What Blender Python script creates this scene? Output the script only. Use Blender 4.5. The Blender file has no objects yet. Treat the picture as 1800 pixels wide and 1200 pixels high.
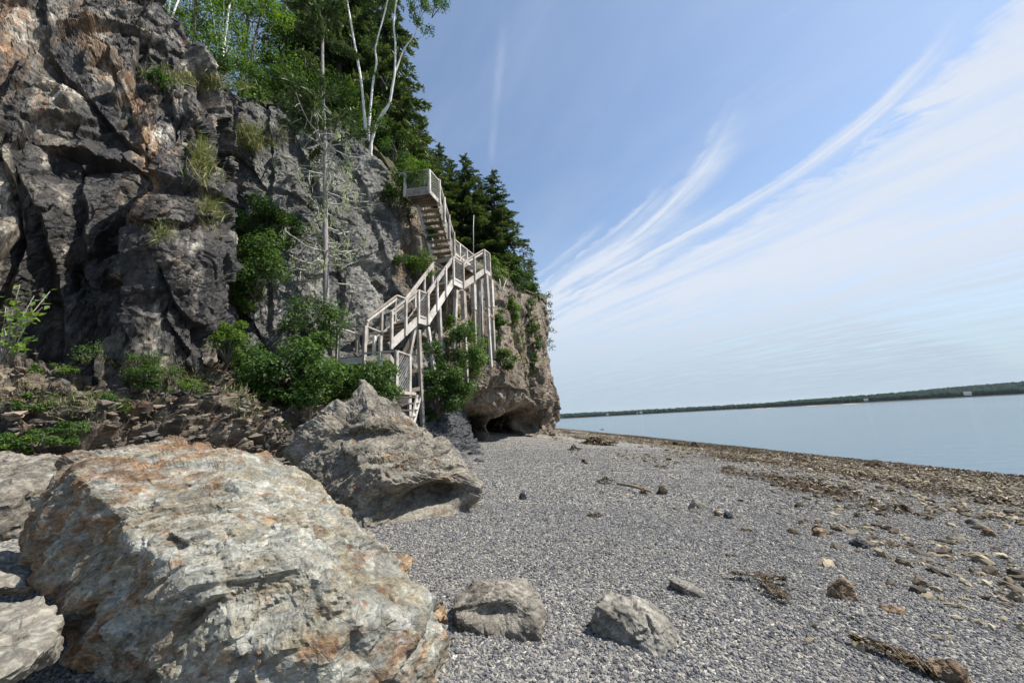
import bpy, math, random, time
import numpy as np
from mathutils import Vector, Matrix
from mathutils.bvhtree import BVHTree

T0 = time.time()
sc = bpy.context.scene
COL = sc.collection
random.seed(7)
RS = np.random.RandomState(11)

# ------------------------------------------------------------------ camera frame
F = 650.0
_u = np.array([-0.0545, 1.0, 139.1 / F]); _u /= np.linalg.norm(_u)
PITCH = math.asin(_u[2])
FW = np.array([0, math.cos(PITCH), math.sin(PITCH)])
_sr = _u[0] / math.cos(PITCH); _cr = math.sqrt(1 - _sr * _sr)
_up0 = np.array([0, -math.sin(PITCH), math.cos(PITCH)]); _r0 = np.array([1.0, 0, 0])
RT = _cr * _r0 + _sr * _up0
UP = -_sr * _r0 + _cr * _up0
EYE = np.array([0, 0, 1.6])

def ray(px, py):
    return FW + RT * (px - 900) / F + UP * (600 - py) / F
def at(px, py, Y):
    d = ray(px, py); return EYE + d * (Y / d[1])
def atz(px, py, z):
    d = ray(px, py); return EYE + d * ((z - 1.6) / d[2])

# ------------------------------------------------------------------ properties
def tag(o, label=None, cat=None, group=None, kind=None):
    if label: o['label'] = label
    if cat: o['category'] = cat
    if group: o['group'] = group
    if kind: o['kind'] = kind
    return o
def empty(name, loc, rz=0.0):
    o = bpy.data.objects.new(name, None); COL.objects.link(o)
    o.location = Vector(loc); o.rotation_euler = (0, 0, rz); o.empty_display_size = 0.1
    return o

# ------------------------------------------------------------------ numpy noise
def _hash(ix, iy, iz, seed):
    h = (ix.astype(np.uint32) * np.uint32(374761393) + iy.astype(np.uint32) * np.uint32(668265263)
         + iz.astype(np.uint32) * np.uint32(2147483647) + np.uint32(seed * 1013904223 & 0xffffffff))
    h ^= h >> np.uint32(13); h *= np.uint32(1274126177); h ^= h >> np.uint32(16)
    h *= np.uint32(2246822519); h ^= h >> np.uint32(13)
    return h
def _r01(h, k):
    x = h + np.uint32(k * 2654435761 & 0xffffffff)
    x ^= x >> np.uint32(15); x *= np.uint32(2246822519); x ^= x >> np.uint32(13)
    x *= np.uint32(3266489917); x ^= x >> np.uint32(16)
    return x.astype(np.float64) / 4294967295.0
def vnoise(P, seed=0):
    b = np.floor(P).astype(np.int64); f = P - b; f = f * f * (3 - 2 * f)
    out = np.zeros(len(P))
    for dx in (0, 1):
        wx = f[:, 0] if dx else 1 - f[:, 0]
        for dy in (0, 1):
            wy = f[:, 1] if dy else 1 - f[:, 1]
            for dz in (0, 1):
                wz = f[:, 2] if dz else 1 - f[:, 2]
                out += wx * wy * wz * _r01(_hash(b[:, 0] + dx, b[:, 1] + dy, b[:, 2] + dz, seed), 1)
    return out * 2 - 1
def fbm(P, oct=4, seed=0, gain=0.5):
    s = np.zeros(len(P)); a = 1.0
    for k in range(oct):
        s += a * vnoise(P * (2.03 ** k) + 17.3 * k, seed + k); a *= gain
    return s
def voro(P, seed=0, jit=0.8):
    b = np.floor(P - 0.5).astype(np.int64)
    n = len(P); F1 = np.full(n, 1e9); F2 = np.full(n, 1e9)
    hb = np.zeros(n, np.uint32); vb = np.zeros((n, 3))
    for dx in (0, 1):
        for dy in (0, 1):
            for dz in (0, 1):
                c = b + np.array([dx, dy, dz]); h = _hash(c[:, 0], c[:, 1], c[:, 2], seed)
                q = c + 0.5 + (np.stack([_r01(h, 1), _r01(h, 2), _r01(h, 3)], 1) - 0.5) * jit
                v = P - q; d = (v * v).sum(1)
                m = d < F1
                F2 = np.where(m, F1, np.minimum(F2, d)); F1 = np.where(m, d, F1)
                hb = np.where(m, h, hb); vb[m] = v[m]
    rnd = np.stack([_r01(hb, k) for k in (4, 5, 6, 7)], 1)
    return np.sqrt(F1), np.sqrt(F2), rnd, vb
def rotm(ax, ay, az):
    return np.array(Matrix.Rotation(az, 3, 'Z') @ Matrix.Rotation(ay, 3, 'Y') @ Matrix.Rotation(ax, 3, 'X'))
def facet(P, A, seed, tilt=0.8, step=0.5, groove=0.0, gw=0.06, soft=16.0):
    """broken-rock relief: each joint block is a tilted plane, blocks stepped and split by narrow cracks"""
    Q = P @ A.T
    b = np.floor(Q - 0.5).astype(np.int64); n = len(Q); ds = []; es = []; ts = []
    for dx in (0, 1):
        for dy in (0, 1):
            for dz in (0, 1):
                c = b + np.array([dx, dy, dz]); h = _hash(c[:, 0], c[:, 1], c[:, 2], seed)
                q = c + 0.5 + (np.stack([_r01(h, 1), _r01(h, 2), _r01(h, 3)], 1) - 0.5) * 0.8
                v = Q - q; ds.append(BLOCKY * np.abs(v).max(1) * 1.25 + (1 - BLOCKY) * np.sqrt((v * v).sum(1)))
                r = np.stack([_r01(h, k) for k in (4, 5, 6, 7)], 1)
                es.append((v * (r[:, :3] - 0.5) * 2).sum(1) * tilt + (r[:, 3] - 0.5) * step); ts.append(r[:, 2])
    ds = np.array(ds); es = np.array(es); ts = np.array(ts)
    so = np.sort(ds, axis=0)[:2]; w = np.exp(-30.0 * (ds - so[0])); w /= w.sum(0)
    d = (es + soft * (ds - so[0])).min(0)          # flat joint faces meeting in crisp, bevelled edges
    if groove: d -= groove * np.exp(-(so[1] - so[0]) / gw)
    return d, (w * ts).sum(0)

# ------------------------------------------------------------------ mesh helpers
def np_mesh(name, V, faces, mat, attrs=None, smooth=False, parent=None, sizes=None):
    """V (n,3); faces (m,k) int array or flat index list with sizes"""
    me = bpy.data.meshes.new(name); V = np.asarray(V, np.float32)
    me.vertices.add(len(V)); me.vertices.foreach_set('co', V.ravel())
    if sizes is None:
        faces = np.asarray(faces, np.int32); m, k = faces.shape
        flat = faces.ravel(); start = np.arange(0, m * k, k, dtype=np.int32)
    else:
        flat = np.asarray(faces, np.int32); m = len(sizes)
        start = np.concatenate([[0], np.cumsum(sizes)[:-1]]).astype(np.int32)
    me.loops.add(len(flat)); me.loops.foreach_set('vertex_index', flat)
    me.polygons.add(m); me.polygons.foreach_set('loop_start', start)
    me.polygons.foreach_set('use_smooth', np.full(m, bool(smooth)))
    me.update(calc_edges=True)
    for nm, arr in (attrs or {}).items():
        a = me.attributes.new(nm, 'FLOAT', 'POINT'); a.data.foreach_set('value', np.asarray(arr, np.float32))
    if mat: me.materials.append(mat)
    o = bpy.data.objects.new(name, me); COL.objects.link(o)
    if parent: o.parent = parent
    return o

class MB:
    """collects beams, tubes and boxes into one mesh"""
    def __init__(s): s.v = []; s.f = []; s.sz = []; s.n = 0
    def add(s, V, Fs):
        for f in Fs: s.f.extend(i + s.n for i in f); s.sz.append(len(f))
        s.v.extend([tuple(map(float, p)) for p in V]); s.n += len(V)
    def beam(s, p0, p1, w, h, up=(0, 0, 1)):
        p0 = np.array(p0, float); p1 = np.array(p1, float)
        d = p1 - p0; d /= np.linalg.norm(d); up = np.array(up, float)
        if abs(d @ up) > 0.98: up = np.array([0.42, 0.91, 0])
        r = np.cross(d, up); r /= np.linalg.norm(r); q = np.cross(r, d)
        V = [p + r * a * w / 2 + q * b * h / 2 for p in (p0, p1) for a, b in ((-1, -1), (1, -1), (1, 1), (-1, 1))]
        s.add(V, [(0, 1, 2, 3), (7, 6, 5, 4), (4, 5, 1, 0), (5, 6, 2, 1), (6, 7, 3, 2), (7, 4, 0, 3)])
        return s
    def tube(s, pts, rad, sides=6):
        pts = np.array(pts, float); n = len(pts); V = []
        if np.isscalar(rad): rad = [rad] * n
        for i in range(n):
            d = pts[min(i + 1, n - 1)] - pts[max(i - 1, 0)]; d /= (np.linalg.norm(d) + 1e-9)
            a = np.cross(d, [0.3, 0.1, 0.95] if abs(d[2]) < 0.9 else [1, 0, 0]); a /= np.linalg.norm(a); b = np.cross(d, a)
            for k in range(sides):
                t = 2 * math.pi * k / sides
                V.append(pts[i] + (a * math.cos(t) + b * math.sin(t)) * rad[i])
        Fs = [(i * sides + k, i * sides + (k + 1) % sides, (i + 1) * sides + (k + 1) % sides, (i + 1) * sides + k)
              for i in range(n - 1) for k in range(sides)]
        Fs += [tuple(range(sides))[::-1], tuple((n - 1) * sides + k for k in range(sides))]
        s.add(V, Fs); return s
    def build(s, name, mat, parent=None, origin=None, smooth=False, attrs=None):
        V = np.array(s.v)
        if origin is not None: V = V - np.array(origin)
        o = np_mesh(name, V, s.f, mat, smooth=smooth, parent=parent, sizes=np.array(s.sz), attrs=attrs)
        return o

# ------------------------------------------------------------------ node helpers
class NT:
    def __init__(s, nt): s.t = nt
    def n(s, typ, **kw):
        x = s.t.nodes.new(typ)
        for k, v in kw.items(): setattr(x, k, v)
        return x
    def l(s, a, b): s.t.links.new(a, b)
    def val(s, sock, v):
        if hasattr(v, 'is_output') or isinstance(v, bpy.types.NodeSocket): s.l(v, sock)
        else: sock.default_value = v
    def m(s, op, a, b=0.0, c=None, clamp=False):
        x = s.n('ShaderNodeMath', operation=op, use_clamp=clamp)
        s.val(x.inputs[0], a); s.val(x.inputs[1], b)
        if c is not None: s.val(x.inputs[2], c)
        return x.outputs[0]
    def ss(s, v, a, b, lo=0.0, hi=1.0):
        x = s.n('ShaderNodeMapRange', interpolation_type='SMOOTHSTEP')
        s.val(x.inputs['Value'], v); s.val(x.inputs['From Min'], a); s.val(x.inputs['From Max'], b)
        s.val(x.inputs['To Min'], lo); s.val(x.inputs['To Max'], hi); return x.outputs[0]
    def noise(s, vec, scale, detail=4.0, rough=0.5, dist=0.0):
        x = s.n('ShaderNodeTexNoise'); s.val(x.inputs['Vector'], vec) if vec is not None else None
        x.inputs['Scale'].default_value = scale; x.inputs['Detail'].default_value = detail
        x.inputs['Roughness'].default_value = rough; x.inputs['Distortion'].default_value = dist
        return x.outputs['Fac']
    def ramp(s, fac, stops, interp='LINEAR'):
        x = s.n('ShaderNodeValToRGB'); cr = x.color_ramp; cr.interpolation = interp
        while len(cr.elements) < len(stops): cr.elements.new(0.5)
        for e, (p, c) in zip(cr.elements, stops):
            e.position = p; e.color = (c[0], c[1], c[2], 1) if hasattr(c, '__len__') else (c, c, c, 1)
        s.val(x.inputs[0], fac); return x.outputs[0]
    def mix(s, fac, a, b, blend='MIX'):
        x = s.n('ShaderNodeMix', data_type='RGBA', blend_type=blend)
        s.val(x.inputs[0], fac)
        for sock, v in ((x.inputs[6], a), (x.inputs[7], b)):
            if isinstance(v, (tuple, list)): sock.default_value = (v[0], v[1], v[2], 1)
            else: s.l(v, sock)
        return x.outputs[2]
    def scalevec(s, vec, sc_, rot=(0, 0, 0)):
        x = s.n('ShaderNodeMapping'); s.l(vec, x.inputs[0]); x.inputs['Scale'].default_value = sc_
        x.inputs['Rotation'].default_value = rot; return x.outputs[0]
def new_mat(name):
    m = bpy.data.materials.new(name); m.use_nodes = True
    N = NT(m.node_tree); b = m.node_tree.nodes['Principled BSDF']
    return m, N, b
def attr(N, name, typ='GEOMETRY', out='Fac'):
    x = N.n('ShaderNodeAttribute', attribute_name=name, attribute_type=typ); return x.outputs[out]

def rock_mat(name, cols, rust, rust_amt, light=None, light_amt=0.3, scale=1.0, bed=(1, 1, 1), bedrot=(0, 0, 0), bump=0.5,
             bd=0.03, rough=0.85, crack=0.5, tone_amt=0.55, vein=0.0, stain=0.0):
    m, N, b = new_mat(name)
    co = N.n('ShaderNodeTexCoord').outputs['Object']
    bv = N.scalevec(co, bed, bedrot)
    n1 = N.noise(bv, 1.1 * scale, 10, 0.68, 0.25)
    k = len(cols)
    base = N.ramp(n1, [(0.30 + 0.40 * i / max(1, k - 1), c) for i, c in enumerate(cols)])
    n2 = N.noise(N.scalevec(bv, (1, 1, 1), (0.3, 0.5, 0.1)), 1.9 * scale, 11, 0.7, 0.35)
    rf = N.ss(N.m('ADD', n2, N.m('MULTIPLY', attr(N, 'rust'), 0.135)), 0.66 - rust_amt * 0.3, 0.80 - rust_amt * 0.3)
    rc = N.ramp(N.noise(bv, 7 * scale, 6, 0.6), [(0.3, rust[0]), (0.55, rust[1]), (0.75, rust[-1])])
    col = N.mix(N.m('MULTIPLY', rf, 0.85), base, rc)
    if light:
        n3 = N.noise(N.scalevec(bv, (1, 1, 1), (0.9, 0.2, 0.7)), 2.6 * scale, 10, 0.7, 0.4)
        col = N.mix(N.ss(n3, 0.70 - light_amt * 0.4, 0.86 - light_amt * 0.4, 0, 0.85), col, light)
    fine = N.noise(bv, 16 * scale, 10, 0.72)
    col = N.mix(1.0, col, N.ramp(fine, [(0.25, 0.42), (0.5, 0.95), (0.75, 1.45)]), 'MULTIPLY')
    tone = attr(N, 'tone')
    col = N.mix(1.0, col, N.ramp(tone, [(0.0, 1 - tone_amt), (1.0, 1 + tone_amt)]), 'MULTIPLY')
    fol = N.noise(N.scalevec(bv, (1, 1, 1.9), (0.15, 0.1, 0)), 9.0 * scale, 10, 0.7, 0.3)
    col = N.mix(1.0, col, N.ramp(fol, [(0.28, 0.68), (0.5, 1.0), (0.72, 1.22)]), 'MULTIPLY')
    speck = N.noise(co, 38 * scale, 3, 0.6)
    col = N.mix(N.ss(speck, 0.66, 0.74, 0, 0.45), col, (0.5, 0.48, 0.43))
    # thin dark lines coloured along the joints
    w = N.noise(bv, 2.2 * scale, 5, 0.6)
    wv = N.n('ShaderNodeVectorMath', operation='MULTIPLY_ADD')
    wn = N.n('ShaderNodeTexNoise'); N.l(bv, wn.inputs['Vector']); wn.inputs['Scale'].default_value = 1.6 * scale; wn.inputs['Detail'].default_value = 6
    N.l(wn.outputs['Color'], wv.inputs[0]); wv.inputs[1].default_value = (0.55 / scale,) * 3; N.l(bv, wv.inputs[2])
    vo = N.n('ShaderNodeTexVoronoi', feature='DISTANCE_TO_EDGE'); N.l(wv.outputs[0], vo.inputs['Vector']); vo.inputs['Scale'].default_value = 2.6 * scale
    ck = N.m('MULTIPLY', N.ss(vo.outputs['Distance'], 0.0, 0.022, 1, 0), N.ss(w, 0.42, 0.58))
    col = N.mix(N.m('MULTIPLY', ck, crack), col, (0.03, 0.022, 0.016))
    if vein:
        vo2 = N.n('ShaderNodeTexVoronoi', feature='DISTANCE_TO_EDGE'); N.l(wv.outputs[0], vo2.inputs['Vector']); vo2.inputs['Scale'].default_value = 4.7 * scale
        col = N.mix(N.m('MULTIPLY', N.ss(vo2.outputs['Distance'], 0.0, 0.03, 1, 0), vein), col, (0.6, 0.58, 0.52))
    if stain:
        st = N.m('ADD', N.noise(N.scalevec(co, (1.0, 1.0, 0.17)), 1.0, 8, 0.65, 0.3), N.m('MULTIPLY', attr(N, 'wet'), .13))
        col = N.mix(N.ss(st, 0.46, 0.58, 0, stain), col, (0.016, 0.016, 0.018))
    N.l(col, b.inputs['Base Color']); b.inputs['Roughness'].default_value = rough
    b.inputs['Specular IOR Level'].default_value = 0.3
    def chips(sc_, dist_):
        w2 = N.n('ShaderNodeVectorMath', operation='MULTIPLY_ADD'); N.l(wn.outputs['Color'], w2.inputs[0]); w2.inputs[1].default_value = (dist_ / scale,) * 3
        N.l(N.scalevec(bv, (1, 1, 1), (0.35, 0.2, 0.5)), w2.inputs[2])
        vx = N.n('ShaderNodeTexVoronoi', feature='F1', distance='CHEBYCHEV'); N.l(w2.outputs[0], vx.inputs['Vector']); vx.inputs['Scale'].default_value = sc_ * scale
        sp_ = N.n('ShaderNodeSeparateColor'); N.l(vx.outputs['Color'], sp_.inputs[0]); return sp_.outputs[0]
    ch1, ch2 = chips(4.2, .22), chips(12.0, .12)
    col = N.mix(1.0, col, N.ramp(ch1, [(0, .72), (1, 1.22)]), 'MULTIPLY'); col = N.mix(1.0, col, N.ramp(ch2, [(0, .80), (1, 1.18)]), 'MULTIPLY')
    N.l(col, b.inputs['Base Color'])
    hb = N.m('ADD', N.m('MULTIPLY', N.noise(bv, 11 * scale, 12, 0.70, 0.2), 0.7), N.m('MULTIPLY', ch1, 0.8)); hb = N.m('ADD', hb, N.m('MULTIPLY', ch2, 0.4))
    hb = N.m('ADD', hb, N.m('MULTIPLY', N.noise(bv, 24 * scale, 8, 0.7), 0.35))
    hb = N.m('ADD', N.m('SUBTRACT', hb, N.m('MULTIPLY', ck, 0.25)), N.m('MULTIPLY', fol, 0.6))
    bp = N.n('ShaderNodeBump'); bp.inputs['Strength'].default_value = bump; bp.inputs['Distance'].default_value = bd
    N.l(hb, bp.inputs['Height']); N.l(bp.outputs[0], b.inputs['Normal'])
    return m

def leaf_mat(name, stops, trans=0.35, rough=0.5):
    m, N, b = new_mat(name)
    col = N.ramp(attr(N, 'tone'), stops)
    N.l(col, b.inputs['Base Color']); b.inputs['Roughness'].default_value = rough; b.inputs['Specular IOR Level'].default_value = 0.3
    tr = N.n('ShaderNodeBsdfTranslucent'); N.l(N.mix(1.0, col, (1.2, 1.25, 0.6), 'MULTIPLY'), tr.inputs[0])
    mx = N.n('ShaderNodeMixShader'); mx.inputs[0].default_value = trans
    N.l(b.outputs[0], mx.inputs[1]); N.l(tr.outputs[0], mx.inputs[2])
    N.l(mx.outputs[0], m.node_tree.nodes['Material Output'].inputs[0])
    return m
def simple_mat(name, c0, c1, scale=6, stretch=(1, 1, 1), rough=0.8, bump=0.2, bd=0.01):
    m, N, b = new_mat(name)
    co = N.scalevec(N.n('ShaderNodeTexCoord').outputs['Object'], stretch)
    n = N.noise(co, scale, 7, 0.65, 0.3)
    N.l(N.ramp(n, [(0.3, c0), (0.7, c1)]), b.inputs['Base Color']); b.inputs['Roughness'].default_value = rough
    bp = N.n('ShaderNodeBump'); bp.inputs['Strength'].default_value = bump; bp.inputs['Distance'].default_value = bd
    N.l(n, bp.inputs['Height']); N.l(bp.outputs[0], b.inputs['Normal'])
    return m

M = {}
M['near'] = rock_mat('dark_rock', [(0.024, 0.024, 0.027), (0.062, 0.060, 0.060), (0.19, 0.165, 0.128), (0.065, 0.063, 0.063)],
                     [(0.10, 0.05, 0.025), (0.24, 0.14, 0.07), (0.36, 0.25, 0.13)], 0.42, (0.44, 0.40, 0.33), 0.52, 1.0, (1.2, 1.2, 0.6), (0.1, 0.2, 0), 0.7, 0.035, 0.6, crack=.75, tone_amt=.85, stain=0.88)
M['cliff'] = rock_mat('grey_rock', [(0.055, 0.056, 0.058), (0.13, 0.128, 0.12), (0.20, 0.195, 0.175), (0.12, 0.12, 0.12)],
                      [(0.12, 0.07, 0.04), (0.24, 0.15, 0.08), (0.30, 0.22, 0.13)], 0.14, (0.36, 0.35, 0.31), 0.34, 0.9, (1, 1, 0.8), (0.3, 0.4, 0), 0.7, 0.04, crack=.75, tone_amt=.7, stain=.45)
M['ledge'] = rock_mat('ledge_rock', [(0.045, 0.04, 0.036), (0.10, 0.085, 0.068), (0.20, 0.165, 0.125), (0.085, 0.08, 0.076)],
                      [(0.12, 0.06, 0.03), (0.22, 0.12, 0.06), (0.32, 0.20, 0.11)], 0.4, (0.34, 0.31, 0.26), 0.25, 1.4, (0.7, 0.7, 2.2), (0.05, 0.1, 0), 0.7, 0.05, crack=.3, tone_amt=.8)
M['b1'] = rock_mat('tan_boulder_rock', [(0.095, 0.078, 0.048), (0.215, 0.188, 0.132), (0.255, 0.258, 0.228), (0.235, 0.203, 0.13)],
                   [(0.09, 0.042, 0.018), (0.20, 0.105, 0.045), (0.32, 0.21, 0.095)], 0.40, (0.38, 0.395, 0.385), 0.38, 2.0, (1, 1, 1.7), (0.25, 0.45, 0.2), 0.6, 0.03, 0.75, crack=0.6, tone_amt=0.35, vein=0.12)
M['b2'] = rock_mat('grey_boulder_rock', [(0.05, 0.044, 0.034), (0.165, 0.15, 0.12), (0.25, 0.23, 0.19), (0.14, 0.12, 0.092)],
                   [(0.10, 0.05, 0.025), (0.26, 0.16, 0.08), (0.36, 0.27, 0.14)], 0.42, (0.42, 0.41, 0.38), 0.24, 1.7, (1, 1, 1.7), (0.2, 0.5, 0.4), 0.75, 0.035, crack=0.25, tone_amt=0.35)
M['slab'] = rock_mat('slab_rock', [(0.13, 0.12, 0.10), (0.215, 0.20, 0.17), (0.29, 0.275, 0.235)],
                     [(0.2, 0.12, 0.06), (0.3, 0.2, 0.11), (0.36, 0.28, 0.17)], 0.1, (0.48, 0.47, 0.44), 0.25, 1.6, (1, 1, 1.6), (0.2, 0.1, 0), 0.5, 0.015, crack=0.2, tone_amt=0.2)
M['blue'] = rock_mat('slate_rock', [(0.022, 0.024, 0.027), (0.05, 0.053, 0.058), (0.09, 0.095, 0.10)],
                     [(0.12, 0.07, 0.04), (0.2, 0.13, 0.07), (0.25, 0.18, 0.1)], 0.05, (0.18, 0.19, 0.20), 0.12, 1.6, (1, 1, 2.5), (0.1, 0.2, 0), 0.6, 0.03, 0.65)
M['brown'] = rock_mat('brown_rock', [(0.08, 0.055, 0.035), (0.2, 0.14, 0.085), (0.3, 0.22, 0.14)],
                      [(0.16, 0.07, 0.03), (0.32, 0.17, 0.08), (0.4, 0.26, 0.14)], 0.4, (0.42, 0.38, 0.3), 0.3, 3.0, (1, 1, 1.6), (0.2, 0.1, 0), 0.5, 0.01)
M['pale'] = rock_mat('pale_rock', [(0.09, 0.08, 0.06), (0.19, 0.17, 0.14), (0.26, 0.24, 0.20)],
                     [(0.16, 0.09, 0.04), (0.3, 0.19, 0.1), (0.38, 0.27, 0.15)], 0.2, (0.46, 0.46, 0.44), 0.3, 2.6, (1, 1, 1.5), (0.5, 0.2, 0), 0.6, 0.015)
M['weedrock'] = rock_mat('weedy_rock', [(0.035, 0.025, 0.014), (0.07, 0.05, 0.028), (0.14, 0.105, 0.06)],
                         [(0.06, 0.035, 0.015), (0.1, 0.06, 0.025), (0.14, 0.09, 0.04)], 0.3, (0.3, 0.26, 0.18), 0.12, 3.0, bump=0.8, bd=0.03)
M['wood'] = simple_mat('weathered_wood', (0.37, 0.34, 0.31), (0.66, 0.63, 0.59), 5, (3, 3, 1.0), 0.85, 0.25, 0.004)
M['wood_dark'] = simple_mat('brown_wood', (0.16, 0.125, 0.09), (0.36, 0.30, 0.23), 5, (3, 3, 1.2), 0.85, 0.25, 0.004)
for k_ in ('wood', 'wood_dark'):
    N_ = NT(M[k_].node_tree); b_ = M[k_].node_tree.nodes['Principled BSDF']; src = b_.inputs['Base Color'].links[0].from_socket
    oi = N_.n('ShaderNodeObjectInfo').outputs['Random']; c_ = N_.mix(1.0, src, N_.ramp(oi, [(0, (.66, .63, .58)), (.5, (.95, .94, .92)), (1, (1.2, 1.2, 1.2))]), 'MULTIPLY')
    st_ = N_.noise(N_.n('ShaderNodeTexCoord').outputs['Object'], 2.3, 8, .7); N_.l(N_.mix(1.0, c_, N_.ramp(st_, [(.35, (.55, .52, .48)), (.55, (1, 1, 1))]), 'MULTIPLY'), b_.inputs['Base Color'])
M['wire'] = simple_mat('galvanised_wire', (0.35, 0.36, 0.36), (0.5, 0.5, 0.5), 8, rough=0.5)
M['bark'] = simple_mat('grey_bark', (0.14, 0.13, 0.12), (0.36, 0.34, 0.31), 7, (3, 3, 0.8), 0.9, 0.6, 0.02)
M['pale_bark'] = simple_mat('bleached_bark', (0.30, 0.29, 0.27), (0.55, 0.53, 0.49), 7, (3, 3, 0.8), 0.9, 0.4, 0.01)
M['dark_bark'] = simple_mat('dark_bark', (0.05, 0.04, 0.032), (0.13, 0.11, 0.09), 7, (3, 3, 0.8), 0.9, 0.6, 0.02)
M['birch'] = simple_mat('birch_bark', (0.22, 0.2, 0.18), (0.72, 0.69, 0.64), 3, (1, 1, 3.5), 0.7, 0.2, 0.01)
M['birch'].node_tree.nodes['Color Ramp'].color_ramp.elements[0].position = 0.28
M['birch'].node_tree.nodes['Color Ramp'].color_ramp.elements[1].position = 0.42
M['stick'] = simple_mat('driftwood', (0.10, 0.07, 0.045), (0.24, 0.19, 0.13), 10, (2, 2, 2), 0.85)
M['leaf'] = leaf_mat('broad_leaf', [(0, (0.022, 0.052, 0.013)), (0.5, (0.058, 0.118, 0.025)), (1, (0.14, 0.21, 0.05))], 0.42)
M['leaf_bright'] = leaf_mat('bright_leaf', [(0, (0.04, 0.085, 0.014)), (0.5, (0.10, 0.18, 0.028)), (1, (0.22, 0.30, 0.06))], 0.45)
M['needle'] = leaf_mat('spruce_needle', [(0, (0.012, 0.026, 0.010)), (0.55, (0.058, 0.092, 0.03)), (1, (0.15, 0.18, 0.065))], 0.3)
M['needle_lt'] = leaf_mat('thin_needle', [(0, (0.03, 0.06, 0.02)), (0.6, (0.065, 0.11, 0.035)), (1, (0.13, 0.17, 0.07))], 0.2)
M['grass'] = leaf_mat('grass_blade', [(0, (0.05, 0.09, 0.02)), (0.5, (0.12, 0.16, 0.045)), (1, (0.34, 0.30, 0.14))], 0.25)
M['lichen'] = leaf_mat('hanging_lichen', [(0, (0.30, 0.34, 0.18)), (1, (0.52, 0.56, 0.34))], 0.3)
M['weed'] = leaf_mat('seaweed', [(0, (0.022, 0.014, 0.007)), (0.5, (0.060, 0.038, 0.016)), (1, (0.15, 0.10, 0.04))], 0.1, 0.45)

# ------------------------------------------------------------------ the beach
ZW = -1.5
_wy = np.array([-60, 0, 14, 27, 58, 91, 106, 125, 200]); _wx = np.array([19.5, 18.8, 18.4, 17.8, 16.4, 12.4, 9.5, 3.0, -40.0])
def beach_z(x, y):
    xw = np.interp(y, _wy, _wx); s = 0.081 + 0.0013 * np.clip(y, -10, 70)
    d = xw - x
    z = ZW + d * s
    z = np.where(d < 0, ZW + d * 0.06, z)
    hi = np.maximum(0, d - 20.5); z = z - hi * s * 0.5
    return np.maximum(z, -5.0)
def gz(x, y): return float(beach_z(np.array([float(x)]), np.array([float(y)]))[0])
def ground_at(px, py):
    p = atz(px, py, 0.0)
    for _ in range(25):
        z = gz(p[0], p[1]); z = z if z < 1.2 else 1.2
        p = 0.5 * p + 0.5 * atz(px, py, min(z, 1.45 if py > 760 else 0.8))
    return p
def graded(a, b, n, c, pw=2.2):
    t = np.linspace(-1, 1, n); s = np.sign(t) * np.abs(t) ** pw
    return np.where(s < 0, c + (c - a) * s, c + (b - c) * s)
def grid_faces(nu, nv):
    i = np.arange(nu - 1)[:, None] * nv + np.arange(nv - 1)[None, :]
    return np.stack([i, i + nv, i + nv + 1, i + 1], -1).reshape(-1, 4)
gx = np.concatenate([[-2500, -600, -150, -60], graded(-30, 40, 420, 2.0, 1.7), [60, 150, 600, 2500]])
gy = np.concatenate([[-800, -150, -40], graded(-15, 160, 520, 4.0, 2.0), [220, 400, 1000, 4000]])
GX, GY = np.meshgrid(gx, gy, indexing='ij'); gxf, gyf = GX.ravel(), GY.ravel()
gzv = beach_z(gxf, gyf)
P3 = np.stack([gxf, gyf, np.zeros_like(gxf)], 1)
near = np.clip(1 - np.hypot(gxf, gyf) / 90, 0, 1)
gzv = gzv + near * (0.05 * fbm(P3 / 2.6, 3, 3) + 0.012 * fbm(P3 / 0.35, 3, 5))
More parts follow.
